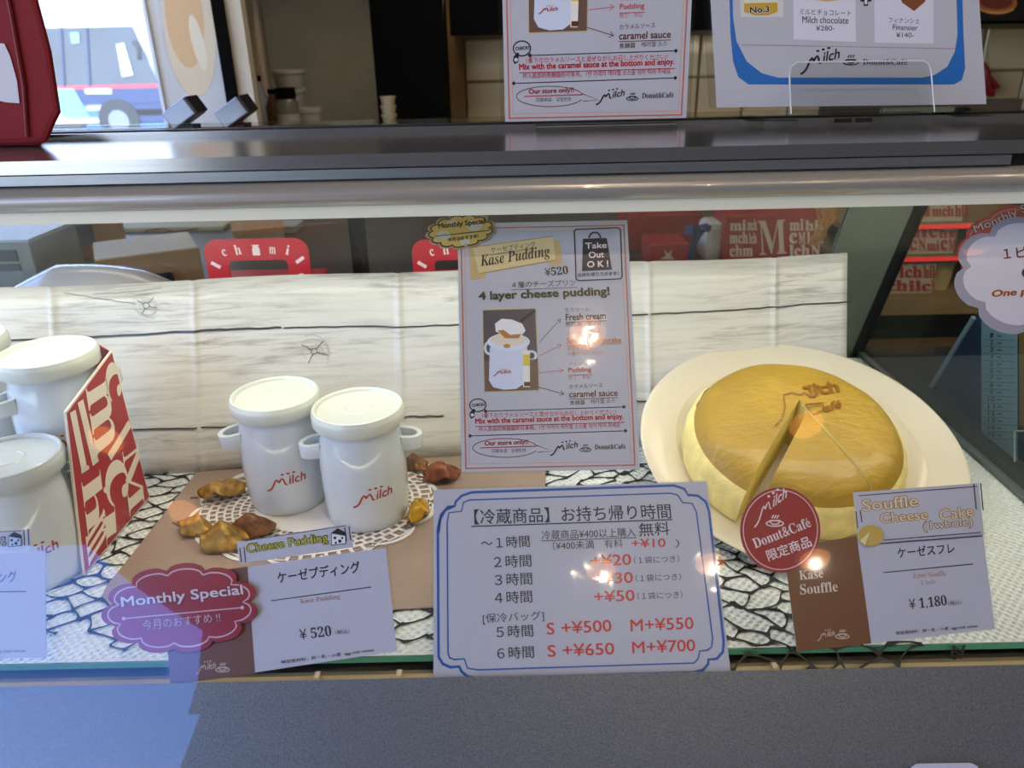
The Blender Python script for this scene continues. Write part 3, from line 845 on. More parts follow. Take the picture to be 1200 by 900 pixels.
bk = V((-.035, .030, 0)); slab('back_panel', [C_ - cn * .003, C_ + bk - cn * .003, V((C_.x, C_.y, B_.z - .001)) + bk - cn * .003, V((B_.x, B_.y, B_.z - .001)) - cn * .003], V((0, -1, 0)), .002, mat('carton_inside_red', '941722', .5), ct)
CS = Sheet(D_ + cn * .0003, cn)
CS.ex = (C_ - D_).normalized(); CS.ey = V((0, 0, 1))
cr_ = 'ecdfc9'
def ser(s_):   # serif letter shapes from the mathematical block
    out = ''
    for ch in s_:
        if 'A' <= ch <= 'Z': out += chr(0x1D400 + ord(ch) - 65)
        elif 'a' <= ch <= 'z': out += chr(0x1D41A + ord(ch) - 97)
        elif '0' <= ch <= '9': out += chr(0x1D7CE + ord(ch) - 48)
        else: out += ch
    return out
# columns of letters running down the panel, their tops to the right
def col(body, a, b, c, f=ser): CS.text3(f(body), a, b, c, cr_, 2, 0, 0, 'big_lettering')
CS.line([(85, 482), (99, 552)], 7, cr_, 2, 'big_lettering'); CS.line([(94, 470), (111, 541)], 7, cr_, 2, 'big_lettering')
CS.line([(95, 553), (104, 547)], 3, cr_, 2, 'big_lettering'); CS.line([(108, 544), (115, 538)], 3, cr_, 2, 'big_lettering')
col('m', (100, 456), (113, 538), (125, 440))
col('c', (121, 430), (127, 474), (138, 420))
col('h', (95, 566), (103, 628), (117, 550)); col('c', (120, 548), (127, 598), (146, 532))
col('m', (100, 630), (104, 664), (122, 595)); col('l', (122, 598), (125, 640), (134, 590))
CS.line([(128, 536), (152, 496)], 6, cr_, 2, 'big_lettering'); col('M', (143, 530), (152, 606), (161, 516))
CS.ell(124, 574, 3, 4, cr_, 2, 'big_lettering')
CS.finish(ct)

# ================================================================= PRINTED CARDS ON THE GLASS
GS_O = GA - GN * .0075
m_paper = mat('laminated_paper', 'bcbcc3', .35, vary=.01, coat=.45, coatbump=.35)
m_clear = pane_mat('clear_film', (.97, .98, .98), 1.3, .1)
def glass_card(name, label, cat, quad, off=0, m=None, group=None, film=True, th=.0005):
    """a printed sheet held against the inside of the slanting glass"""
    o = GS_O - GN * off
    q = [atp(x, y, o, GN) for x, y in quad]
    base = (q[-1] + q[-2]) / 2 if len(q) == 4 else min(q, key=lambda p: p.z)
    t = thing(name, label, cat, base, group)
    slab('paper_sheet', q, GN, th, m or m_paper, t)
    if film and len(q) == 4:
        c = sum(q, V()) / 4
        for i in range(4):
            a, b = q[i], q[(i + 1) % 4]; oa = a + (a - c).normalized() * .0022; ob = b + (b - c).normalized() * .0022
            slab('clear_edge', [a, b, ob, oa], GN, .0004, m_clear, t)
    S = Sheet(o, GN); S.root = t
    return t, S

BLK = '22242e'; BLU = '1f57a0'; RED = 'c2363a'
# ---- hanging pudding poster ------------------------------------------------
Q_POST = [(536, 262), (735, 258), (750, 550), (541, 553)]
def draw_poster(S):
    S.line([(540, 268), (731, 264), (744, 545), (546, 549)], 2.2, 'bf6f4d', 1, 'border', closed=True)
    S.line([(544, 273), (727, 269), (740, 541), (550, 544)], 1.0, 'dba184', 1, 'border', closed=True)
    # ribbon with the title
    S.poly([(549, 290), (563, 292), (570, 316), (569, 326), (552, 329)], 'c9ad74', 1, 'ribbon')
    S.poly([(644, 282), (656, 281), (659, 309), (647, 313), (640, 300)], 'c9ad74', 1, 'ribbon')
    S.poly([(554, 290), (648, 277), (651, 305), (561, 321)], 'dcc68f', 2, 'ribbon')
    S.line([(554, 290), (648, 277)], 1.0, 'b58e4a', 3, 'ribbon'); S.line([(561, 321), (651, 305)], 1.0, 'b58e4a', 3, 'ribbon')
    S.text('ケーゼプディング', 576, 297, 628, 290, 7, BLK, 4); S.line([(575, 299), (629, 291)], .7, BLK, 4)
    S.text(''.join(chr(0x1D468 + ord(c) - 65) if c.isupper() else (chr(0x1D482 + ord(c) - 97) if c.islower() else c) for c in 'Kase Pudding'), 564, 316, 646, 304, 17, '18181c', 4)
    S.text(ser('¥520'), 639, 324, 666, 321, 9.5, '18181c', 4)
    # take-out badge
    S.line([(673, 271), (675, 269), (724, 267), (727, 269), (729, 324), (727, 327), (678, 329), (675, 327)], 1.6, BLK, 3, 'badge', closed=True)
    S.poly([(683, 280), (711, 279), (717, 316), (682, 318)], BLK, 3, 'badge')
    S.ell(697, 279, 6.5, 6.5, BLK, 3, 'badge', w=2.2, a0=PI, a1=2 * PI)
    S.text('Take', 686, 292, 711, 291, 7, 'f3dcdc', 5, .02); S.text('Out', 690, 303, 708, 302, 7.5, 'f3dcdc', 5, .02); S.text('O K !', 688, 314, 713, 313, 7.5, 'f3dcdc', 5, .03)
    S.text('お持ち帰りできます！', 677, 325, 725, 323, 5, BLK, 4, .01)
    S.text('４層のチーズプリン', 600, 338, 675, 335, 7.5, '3a3a44', 4); S.line([(599, 340), (676, 337)], .7, '3a3a44', 4)
    S.text('4 layer cheese pudding!', 561, 355, 715, 349, 13, '2a3310', 4, .035)
    # picture of the pudding
    S.poly([(565, 363), (628, 361), (632, 458), (567, 460)], 'cdb978', 2, 'picture')
    S.poly([(566, 364), (627, 362), (631, 457), (568, 459)], '4b434b', 3, 'picture')
    S.poly([(568, 423), (630, 421), (631, 457), (568, 459)], '6d5144', 4, 'picture')
    S.line([(610, 377), (627, 364)], 3.5, '1c1a1e', 5, 'picture')
    S.poly([(574, 407), (573, 446), (578, 454), (590, 457), (605, 456), (614, 450), (617, 440), (618, 404)], 'd3daea', 5, 'picture')
    S.ell(596, 401, 25, 10, 'dfe5f0', 6, 'picture'); S.ell(596, 398, 20, 8, 'e9d9c2', 7, 'picture')
    S.ell(574, 408, 5.5, 7, 'cfd7e6', 4, 'picture', w=3); S.ell(623, 417, 5, 5, 'cfd7e6', 4, 'picture', w=3)
    S.poly([(581, 389), (580, 380), (588, 374), (600, 375), (612, 380), (616, 388), (609, 396), (592, 394)], 'f2efec', 8, 'picture')
    S.poly([(583, 388), (590, 387), (598, 393), (611, 392), (608, 397), (592, 397)], 'b8762c', 9, 'picture'); S.ell(594, 406, 4, 2.5, 'c98c40', 8, 'picture')
    S.poly([(612, 411), (621, 411), (621, 454), (613, 454)], 'efeadd', 8, 'picture'); S.poly([(613, 416), (621, 416), (621, 429), (613, 429)], 'e2c84e', 9, 'picture'); S.poly([(614, 448), (621, 448), (621, 453), (614, 453)], '5a3218', 9, 'picture')
    logo(S, 578, 441, 599, 440, 7, 'b3402f', 9)
    for (a, b, c, d, cl) in ((632, 401, 657, 374, '5a5a66'), (632, 417, 658, 404, 'c97840'), (632, 437, 660, 434, 'c86a68'), (621, 451, 661, 462, '6b3c28')):
        S.line([(a, b), (c, d)], .8, cl, 3, 'arrow'); L_ = math.hypot(c - a, d - b); ux, uy = (c - a) / L_, (d - b) / L_
        S.line([(c - 5 * ux - 3 * uy, d - 5 * uy + 3 * ux), (c, d), (c - 5 * ux + 3 * uy, d - 5 * uy - 3 * ux)], .8, cl, 3, 'arrow')
    S.text('生クリーム', 662, 366, 691, 364, 5, '55555f', 3); S.text('Fresh cream', 663, 376, 710, 374, 8, BLK, 3, .02); S.line([(663, 378), (711, 376)], .7, BLK, 3); S.text('鮮奶油　생크림', 663, 383, 704, 381, 5.5, '3a3a44', 3)
    S.text('スフレチーズケーキ', 664, 393, 704, 391, 4, 'cc8850', 3); S.text('Souffle cheesecake', 664, 403, 728, 402, 7, 'cd7a3a', 3, .02); S.line([(664, 405), (729, 403)], .7, 'cd7a3a', 3)
    S.text('舒芙蕾芝士蛋糕', 665, 411, 699, 410, 5, 'cd8a55', 3); S.text('수플레 치즈 케이크', 665, 417, 707, 416, 5, 'cd8a55', 3)
    S.text('プリン', 666, 429, 682, 428, 4, 'c87a78', 3); S.text('Pudding', 666, 438, 693, 437, 7, 'c65a5a', 3, .02); S.line([(666, 440), (694, 439)], .7, 'c65a5a', 3); S.text('布丁　푸딩', 666, 445, 691, 444, 5, 'c87a78', 3)
    S.text('カラメルソース', 667, 456, 706, 454, 5, '5a4038', 3); S.text('caramel sauce', 667, 466, 724, 464, 7.5, '6b3826', 3, .02); S.line([(667, 468), (725, 466)], .7, '6b3826', 3); S.text('焦糖醬　캐러멜 소스', 668, 475, 721, 472, 5.5, '5a4038', 3)
    # check bubble
    S.ell(560, 475, 9.5, 7.5, BLK, 3, 'bubble', w=1.3); S.text('CHECK!', 553, 477, 568, 476, 3.6, BLK, 3, .03)
    S.poly([(550, 487), (551, 483), (555, 479), (557, 480), (556, 485), (556, 489), (552, 491)], BLK, 3, 'bubble'); S.ell(553.5, 486.5, 2, 2, 'cfd0dd', 4, 'bubble', n=10)
    S.line([(569, 482), (731, 477)], .9, BLK, 3); S.line([(551, 511), (733, 505)], .9, BLK, 3)
    for x, y in ((569, 482), (731, 477), (551, 511), (733, 505)): S.poly([(x - 2.4, y), (x, y - 2.4), (x + 2.4, y), (x, y + 2.4)], BLK, 4, 'rule_end')
    S.text('1番下のカラメルソースと混ぜながらお召し上がりください！', 565, 490, 722, 486, 6, RED, 3)
    S.text('Mix with the caramel sauce at the bottom and enjoy.', 557, 499, 731, 493, 8.5, 'c01f2c', 3, .03); S.line([(557, 500), (732, 495)], .8, 'c01f2c', 3)
    S.text('拌入底部的焦糖醬即可享用。1번 아래의 캐러멜 소스를 섞어 먹어 주세요', 561, 506, 727, 501, 6, 'b03038', 3)
    S.line([(554 + 38 + 38 * math.cos(t / 10), 525 + 11 * math.sin(t / 10)) for t in range(3, 62)] , .9, '8a5a4a', 3, 'speech_line')
    S.line([(629, 522), (648, 529), (630, 530)], .9, '8a5a4a', 3, 'speech_line')
    S.text('Our store only!!', 568, 524, 619, 522, 7, 'a03a34', 3, .03); S.line([(563, 525), (629, 523)], 1.1, 'b8403c', 3)
    S.text('只限本店　당점한정', 576, 531, 616, 530, 4.6, '5a4a44', 3)
    logo(S, 645, 534, 677, 528, 13, BLK, 3, 1.0); cup(S, 686, 525, 6.5, BLK, 3)
    S.text(ser('Donut&Café'), 697, 527, 733, 526, 6, BLK, 3)
po, PS = glass_card('pudding_poster', 'tall white laminated poster with orange border, hanging at the middle of the front glass', 'poster', Q_POST)
draw_poster(PS); cuv = PS.uv; PS.finish(po)
# cloud sticker at its corner
cq = cloud(540, 271, 42, 21, 13, .14, -.12)
k1, KS1 = glass_card('cloud_sticker', 'small yellow cloud sticker with black outline at the poster\'s upper left corner', 'sticker', cq, -.0012, mat('sticker_tan', 'a8946a', .35, coat=.5))
KS1.poly(cloud(540, 271, 37, 18, 13, .14, -.12), 'd3b159', 1, 'cloud_fill'); KS1.line(cloud(540, 271, 38, 18.5, 13, .14, -.12), 1.5, '1e1a14', 2, 'cloud_outline', closed=True)
for x, y, r in ((520, 276, 8), (556, 265, 9), (545, 284, 6), (530, 262, 6)): KS1.ell(x, y, r, r * .7, 'cdc4a8', 2, 'cloud_patch')
KS1.text('Monthly Special', 514, 270, 569, 264, 8, '17140f', 3, .03); KS1.line([(510, 277), (575, 270)], 1, '17140f', 3); KS1.text('今月のおすすめ!', 525, 284, 561, 279, 5, '17140f', 3, .02)
KS1.finish(k1)

# ---- take-home time notice ------------------------------------------------
nt_, NS = glass_card('time_price_notice', 'wide white laminated notice with blue scalloped border and red prices, low centre', 'notice', [(508, 574), (828, 564), (858, 800), (508, 806)], .001)
def scal(x0, y0, x1, y1, x2, y2, x3, y3, r):
    # rounded bulging corners with a notch on both sides
    out = []
    def L_(a, b, t): return (a[0] + (b[0] - a[0]) * t, a[1] + (b[1] - a[1]) * t)
    P = [(x0, y0), (x1, y1), (x2, y2), (x3, y3)]
    for i in range(4):
        p, q, o_ = P[i], P[(i + 1) % 4], P[i - 1]
        dq = V((q[0] - p[0], q[1] - p[1])).normalized(); do = V((o_[0] - p[0], o_[1] - p[1])).normalized()
        pc = V(p)
        # notch corner: come along the side, step in, arc over
        n1 = pc + do * r * 1.45; n2 = pc + dq * r * 1.45
        inn = pc + (do + dq) * r * .62
        arc1 = [n1, n1 - do * r * .5 + dq * r * .06, n1 - do * r * .85 + dq * r * .28, inn]
        arc2 = [inn, n2 - dq * r * .85 + do * r * .28, n2 - dq * r * .5 + do * r * .06, n2]
        out += [tuple(a) for a in arc1[:-1]] + [tuple(inn)] + [tuple(a) for a in arc2[1:]]
    return out
NS.line([(514, 625), (516, 608), (522, 598), (533, 593), (541, 598), (539, 594)][:4], 2.6, BLU, 1, 'border')
# outer line: sides, corner scallops
def corner(px, py, sx_, sy_, k):
    """quarter bulge plus the little hook that meets the next one"""
    r = 16
    return None
out_ = [(514, 770), (513, 620), (517, 603), (525, 594), (533, 593), (534, 588), (541, 581), (553, 577), (790, 569), (802, 573), (807, 581), (808, 580), (818, 581), (827, 588), (831, 600), (848, 752), (847, 764), (840, 772), (830, 773), (830, 778), (824, 785), (813, 788), (560, 795), (548, 793), (541, 787), (538, 781), (528, 782), (519, 778)]
NS.line(out_, 3.2, BLU, 1, 'border', closed=True)
in_ = [(525, 765), (524, 612), (526, 601), (541, 599), (543, 589), (550, 586), (785, 578), (794, 580), (800, 589), (811, 590), (816, 600), (835, 748), (834, 758), (829, 762), (820, 763), (818, 772), (813, 777), (560, 785), (548, 783), (544, 772), (533, 773), (527, 771)]
NS.line(in_, 1.8, BLU, 1, 'border', closed=True)
NV = '1f2c3f'
NS.text('【冷蔵商品】お持ち帰り時間', 556, 615, 787, 608, 18, NV, 2, .008); NS.line([(552, 617), (788, 609)], 1.4, NV, 2)
NS.text('冷蔵商品¥400以上購入', 635, 633, 745, 629, 11, NV, 2); NS.line([(634, 634), (746, 630)], .9, NV, 2); NS.text('無料', 749, 629, 785, 627, 16, NV, 2, .008)
NS.text('～１時間', 564, 644, 621, 641, 14, NV, 2, .006); NS.text('（¥400未満　有料', 648, 645, 730, 642, 10.5, NV, 2); NS.text('+¥10', 740, 642, 780, 641, 10.5, RED, 2, .01); NS.text('）', 791, 642, 796, 642, 10, NV, 2)
for i, (a, b, pr_, d_) in enumerate(((666, 579, '+¥20', 0), (687, 580, '+¥30', 1), (708, 580, '+¥50', 2))):
    NS.text('２３４'[i] + '時間', b, a, b + 44, a - 2, 14.5, NV, 2, .006)
    NS.text(pr_, 692 + 2 * i, a - 2, 740 + 2 * i, a - 4, 13.5, 'cf3a30', 2, .012); NS.text('（１袋につき）', 743 + 2 * i, a - 5, 796 + 2 * i, a - 7, 8.5, NV, 2)
NS.text('[保冷バッグ]', 566, 732, 638, 728, 12.5, NV, 2); NS.text('５時間', 582, 748, 625, 746, 14.5, NV, 2, .006); NS.text('６時間', 583, 773, 626, 771, 14.5, NV, 2, .006)
NS.text('S +¥500', 641, 744, 717, 740, 14.5, 'cf3a30', 2, .012); NS.text('M+¥550', 739, 740, 813, 737, 14.5, 'cf3a30', 2, .012)
NS.text('S +¥650', 642, 770, 720, 767, 14.5, 'cf3a30', 2, .012); NS.text('M+¥700', 741, 766, 815, 763, 14.5, 'cf3a30', 2, .012)
NS.finish(nt_)

# ---- price cards --------------------------------------------------------
def price_card(label, quad, split, S_draw, m_left, group):
    t, S = glass_card('price_card', label, 'price card', quad, .0005, mat('card_white', 'bbbbc7', .45, vary=.01, coat=.15), group)
    (tl, tr, br, bl) = quad; (st_, sb_) = split
    S.poly([tl, st_, sb_, bl], m_left, 1, 'brown_panel')
    S_draw(S); return t, S
def drawB(S):
    S.text('ケーゼプディング', 326, 684, 423, 671, 14, BLK, 2, .02); S.line([(318, 704), (435, 688)], 1.1, BLK, 2)
    S.text(ser('Käse Pudding').replace('ä', chr(0x1D41A)), 352, 709, 399, 703, 7, 'a58378', 2)
    S.text(ser('¥ 520'), 352, 750, 389, 745, 12.5, BLK, 2); S.text('（税込）', 393, 744, 410, 742, 5.5, BLK, 2)
    S.text('特定原材料：卵・乳・小麦  egg milk wheat', 330, 779, 439, 764, 5, BLK, 2, .01)
    logo(S, 230, 790, 253, 787, 13, 'cbb5a4', 2, .8); cup(S, 261, 782, 8, 'cbb5a4', 2)
QB = [(189, 678), (452, 642), (465, 763), (200, 803)]
tB, SB = price_card('price card reading 520 yen under the red cloud sticker, left of the wide notice', QB, ((290, 664), (299, 789)), drawB, '6d4531', 'price cards'); SB.finish(tB)
def strip(label, quad, group='name strips above price cards'):
    return glass_card('name_strip', label, 'label', quad, -.0006, mat('strip_white', 'bcbcc6', .35, vary=.01, coat=.4), group, film=False)
def cheese(S, x, y, k, dk, lt, layer=3):
    S.poly([(x, y + 5 * k), (x + 8 * k, y - 1 * k), (x + 18 * k, y + 4 * k), (x + 18 * k, y + 8 * k)], dk, layer, 'cheese_icon')
    S.poly([(x + 1, y + 6 * k), (x + 18 * k, y + 9 * k), (x + 18 * k, y + 18 * k), (x + 1, y + 20 * k)], lt, layer + 1, 'cheese_icon')
    S.line([(x + .5, y + 5 * k), (x + 18 * k, y + 8 * k), (x + 18 * k, y + 18 * k), (x + .5, y + 20 * k)], 1, dk, layer + 2, 'cheese_icon', closed=True)
    for a, b, r in ((5, 11, 1.8), (11, 15, 2.2), (14, 11, 1.5), (6, 17, 1.4)): S.ell(x + a * k, y + b * k, r * k, r * k, dk, layer + 2, 'cheese_icon', n=10)
QBs = [(277, 635), (411, 614), (414, 641), (281, 661)]
def drawBs(S):
    S.line([(287, 634), (405, 616)], .8, BLK, 1); S.line([(281, 642), (283, 659)], 1.3, BLK, 1); S.line([(286, 641), (288, 659)], 1.3, BLK, 1)
    S.line([(404, 618), (406, 634)], 1.3, BLK, 1); S.line([(409, 617), (411, 633)], 1.3, BLK, 1)
    S.text('Cheese Pudding', 290, 652, 386, 638, 15, '23240e', 2, .055); S.text('Cheese Pudding', 291, 651, 385, 637.5, 13, 'c9c43a', 3, .0)
    cheese(S, 388, 620, .95, '1c1c20', 'e8e8ee')
tBs, SBs = strip('name strip with yellow outlined Cheese Pudding lettering, above the card with the red cloud', QBs); drawBs(SBs); SBs.finish(tBs)
# red cloud sticker
rq = cloud(211, 713, 93, 53, 11, .13, -.10)
rc, RS = glass_card('cloud_sticker', 'large glossy red cloud sticker reading Monthly Special over a price card', 'sticker', rq, -.0024, mat('sticker_red', '961923', .3, vary=.12, vscale=10, coat=.4))
RS.line(cloud(211, 713, 85, 46, 11, .13, -.10), 1.6, 'd7b9bf', 1, 'cloud_outline', closed=True)
RS.line([(145, 725), (284, 712)], 1.2, 'd7b9bf', 1); RS.ell(145, 725, 2.2, 2.2, 'd7b9bf', 2, 'rule_end', n=10); RS.ell(284, 712, 2.2, 2.2, 'd7b9bf', 2, 'rule_end', n=10)
RS.text('Monthly Special', 142, 716, 287, 701, 17, '5e1520', 2, .07); RS.text('Monthly Special', 143, 715, 286, 700, 15.5, 'dccbd2', 3, .022)
RS.text('今月のおすすめ !!', 167, 740, 260, 730, 13, '5e1520', 2, .05); RS.text('今月のおすすめ !!', 168, 739, 259, 729, 12, 'd9a7ae', 3, .0)
RS.finish(rc)

# card A, cut by the left edge: card B's print moved, blue sky reflection mixed into its inks
def moved(src, dx, dy, sc_=1.0, S=None):
    """uv map of card B's pixels shifted on the glass to another place"""
    a = src.uv(QB[1][0], QB[1][1]); b = S.plain(QB[1][0] + dx, QB[1][1] + dy)
    return lambda x, y: ((src.uv(x, y)[0] - a[0]) * sc_ + b[0], (src.uv(x, y)[1] - a[1]) * sc_ + b[1])
QA = [(-170, 662), (53, 645), (54, 771), (-176, 773)]
tA, SA = price_card('price card cut by the left edge, with its left half out of the photo', QA, ((-80, 655), (-82, 772)), lambda S: None, '6d4531', 'price cards')
SA.text('ケーゼプディング', -75, 690, 21, 682, 14, '2c3c78', 2, .0); SA.line([(-70, 695), (31, 693)], 1.1, '26315e', 2); SA.text('特定原材料：卵・乳・小麦  egg milk wheat', -80, 769, 30, 765, 5, '2c3c78', 2)
SA.finish(tA)
tAs, SAs = strip('name strip at the left edge, only its last letter and cheese icon in view', [(-100, 630), (35, 620), (36, 644), (-98, 652)])
SAs.line([(-90, 627), (26, 622)], .8, BLK, 1); SAs.line([(28, 621), (29, 639)], 1.3, BLK, 1); SAs.line([(33, 620), (34, 639)], 1.3, BLK, 1)
SAs.text('Cheese Pudding', -88, 645, 8, 640, 15, '2c3c50', 2, .05); SAs.text('Cheese Pudding', -87, 644.5, 7, 639.5, 13, 'b9bfc0', 3)
cheese(SAs, 10, 624, .85, '1c2630', 'b9cbe8'); SAs.finish(tAs)

# card C
def drawC(S):
    S.text(ser('Kase'), 937, 680, 965, 677, 11, 'd9c8b8', 2); S.text(ser('Souffle'), 938, 697, 982, 693, 12, 'd9c8b8', 2)
    logo(S, 958, 751, 978, 748, 11, 'cbb5a4', 2, .8); cup(S, 987, 743, 8, 'cbb5a4', 2)
    S.text('ケーゼスフレ', 1052, 654, 1119, 648, 12, BLK, 2, .02); S.line([(1035, 671), (1140, 661)], 1.1, BLK, 2)
    S.text(ser('Kase Souffle'), 1070, 678, 1109, 675, 6.5, 'b8998c', 2); S.text(ser('1 hole'), 1079, 686, 1097, 684, 6, 'b8998c', 2)
    S.text(ser('¥ 1,180'), 1066, 716, 1110, 711, 14, BLK, 2); S.text('（税込）', 1111, 710, 1127, 708, 5.5, BLK, 2)
    S.text('特定原材料：卵・乳・小麦  egg milk wheat', 1050, 745, 1146, 736, 5, BLK, 2, .01)
tC, SC_ = price_card('price card reading 1,180 yen in front of the cheesecake', [(918, 641), (1150, 611), (1166, 737), (934, 764)], ((1004, 629), (1021, 754)), drawC, '6f4327', 'price cards'); SC_.finish(tC)
tCs, SCs = strip('name strip with gold outlined Souffle Cheese Cake lettering, above the 1,180 yen card', [(1000, 577), (1147, 566), (1153, 626), (1006, 638)])
SCs.line([(1006, 581), (1145, 570)], 1.1, BLK, 1); SCs.line([(1141, 567), (1144, 597)], 1.5, BLK, 1); SCs.line([(1149, 566), (1152, 598)], 1.5, BLK, 1)
SCs.line([(1035, 633), (1149, 624)], 1.1, BLK, 1); SCs.line([(1032, 637), (1151, 628)], 1.1, BLK, 1)
SCs.line([(1003, 599), (1005, 619)], 1.3, BLK, 1); SCs.line([(1008, 598), (1010, 612)], 1.3, BLK, 1)
for b_, x0, y0, x1, y1, h in (('Souffle', 1010, 600, 1077, 594, 15), ('Cheese', 1031, 614, 1088, 609, 13), ('Cake', 1101, 611, 1142, 605, 14), ('(1whole)', 1082, 625, 1141, 619, 14)):
    SCs.text(b_, x0, y0, x1, y1, h, 'b58d3c' if 'w' not in b_ else '8d7352', 2, .06); SCs.text(b_, x0 + 1, y0 - .8, x1 - 1, y1 - .8, h - 1.8, 'd8cfc0', 3, .0)
SCs.finish(tCs)
ti, IS = glass_card('round_sticker', 'small yellow cheesecake-shaped sticker at the gold-lettered strip\'s lower left', 'sticker', [(1020 + 15 * math.cos(t / 20 * 2 * PI), 628 + 12.5 * math.sin(t / 20 * 2 * PI)) for t in range(20)], -.0018, mat('sticker_yellow', 'c8a650', .35, coat=.4))
IS.poly([(1007, 633), (1020, 622), (1014, 640)], 'e6d99c', 1, 'wedge_print'); IS.line([(1007, 633), (1020, 622), (1014, 640)], .8, '9a7c34', 2, 'wedge_print')
IS.finish(ti)
# round red sticker
tr_, RR = glass_card('round_sticker', 'round red sticker with white ring, between the notice and the brown card half', 'sticker', [(914.5 + 47 * math.cos(t / 48 * 2 * PI), 621 + 50 * math.sin(t / 48 * 2 * PI)) for t in range(48)], -.0020, mat('sticker_round_red', '98161f', .4, vary=.05, coat=.2))
RR.ell(914.5, 621, 43.5, 46.5, 'd9bcc0', 1, 'ring', w=1.1, n=60)
W_ = 'e4d3d4'
logo(RR, 884, 618, 922, 590, 24, W_, 2, .7); cup(RR, 908, 610, 10, W_, 2)
RR.text(ser('Donut&Café'), 885, 643, 951, 617, 12, W_, 2); RR.text('限定商品', 901, 658, 952, 640, 13.5, W_, 2, .015)
RR.finish(tr_)
# clouds at the right edge
mr = mat('sticker_dull_red', 'b54038', .35, vary=.1, coat=.2)
tq, QS = glass_card('cloud_sticker', 'dull red cloud sticker at the upper right edge, behind the lavender cloud', 'sticker', cloud(1190, 288, 70, 48, 10, .08, -.30), .0010, mr)
QS.line(cloud(1190, 288, 64, 43, 10, .08, -.30), 1.4, 'b4908a', 1, 'cloud_outline', closed=True)
QS.text('Monthly Special', 1143, 277, 1240, 237, 13, '5e2a22', 2, .06); QS.text('Monthly Special', 1144, 276, 1239, 236, 12, 'd2bdb4', 3, .01); QS.finish(tq)
tv_, VS_ = glass_card('cloud_sign', 'white and lavender cloud sign with brown lettering, cut by the right edge', 'sign', cloud(1212, 326, 96, 72, 8, .13, .15), -.0010, mat('cloud_lavender', '9a97ab', .35, coat=.4))
VS_.poly(cloud(1214, 324, 88, 63, 8, .13, .15), 'd3d0de', 1, 'cloud_fill')
VS_.text('１ピース', 1176, 304, 1236, 298, 13, '6a2a1a', 2, .02); VS_.ell(1203, 320, 6, 6, '2a1614', 2, 'dot')
VS_.text('One piece', 1162, 351, 1232, 346, 11, 'd98a5a', 2, .06, .2); VS_.text('One piece', 1163, 350.5, 1231, 345.5, 10, '3c1a18', 3, .0, .2); VS_.finish(tv_)

# ================================================================= SIGNS ON THE COUNTER TOP
def stand_card(name, label, cat, bl, br, Y, lean, up_px, m):
    a, b = aty(*bl, Y), aty(*br, Y); a.z = b.z = max(a.z, ZT + .004)
    n = V((0, -math.cos(lean), math.sin(lean)))
    return a, b, n
n1 = V((0, -math.cos(.10), math.sin(.10)))
YS1 = .752
b0 = aty(592, 147, YS1); b1 = aty(804, 141, YS1); zb = ZT + .007
W1 = b1.x - b0.x
s1 = thing('pudding_poster', 'white poster with orange border in a clear stand on the counter top, centre', 'poster', V(((b0.x + b1.x) / 2, YS1, zb)))
up1 = V((0, math.sin(.10), math.cos(.10)))
c0 = V((b0.x, YS1, zb)); H1 = W1 * 1.50
slab('paper_sheet', [c0, c0 + V((W1, 0, 0)), c0 + V((W1, 0, 0)) + up1 * H1, c0 + up1 * H1], n1, .0005, m_paper, s1)
S1 = Sheet(c0, n1)
S1.ex = V((1, 0, 0)); S1.ey = up1
uA, uB, uT = cuv(541, 553), cuv(750, 550), cuv(536, 262)
Wc = math.hypot(uB[0] - uA[0], uB[1] - uA[1]); 
def s1uv(x, y):
    # perspective-free square-up of the first poster's plane
    p = cuv(x, y); k = (p[1] - uA[1]) / (uT[1] - uA[1])
    tl, tr = cuv(536, 262), cuv(735, 258)
    xl = uA[0] + (tl[0] - uA[0]) * k; xr = uB[0] + (tr[0] - uB[0]) * k
    return ((p[0] - xl) / (xr - xl) * W1, k * H1)
S1.uvf = s1uv
draw_poster(S1); S1.finish(s1)
h1 = thing('sign_holder', 'clear acrylic sign holder carrying the orange-bordered poster on the counter', 'sign holder', V((c0.x + W1 / 2, YS1, ZT)))
m_acp = pane_mat('acrylic_pane', (.95, .96, .95), 1.49, 0, .03)
e = -n1 * .0014
slab('back_plate', [c0 + e + V((-.004, 0, 0)) , c0 + e + V((W1 + .004, 0, 0)), c0 + e + V((W1 + .004, 0, 0)) + up1 * (H1 + .004), c0 + e + V((-.004, 0, 0)) + up1 * (H1 + .004)], n1, .002, m_acp, h1)
boxlim('foot', c0.x + .028, c0.x + W1 - .015, YS1 - .032, YS1 + .006, ZT + .0006, ZT + .0046, m_acp, h1)
boxlim('lip', c0.x + .028, c0.x + W1 - .015, YS1 - .034, YS1 - .031, ZT + .0006, ZT + .010, m_acp, h1)

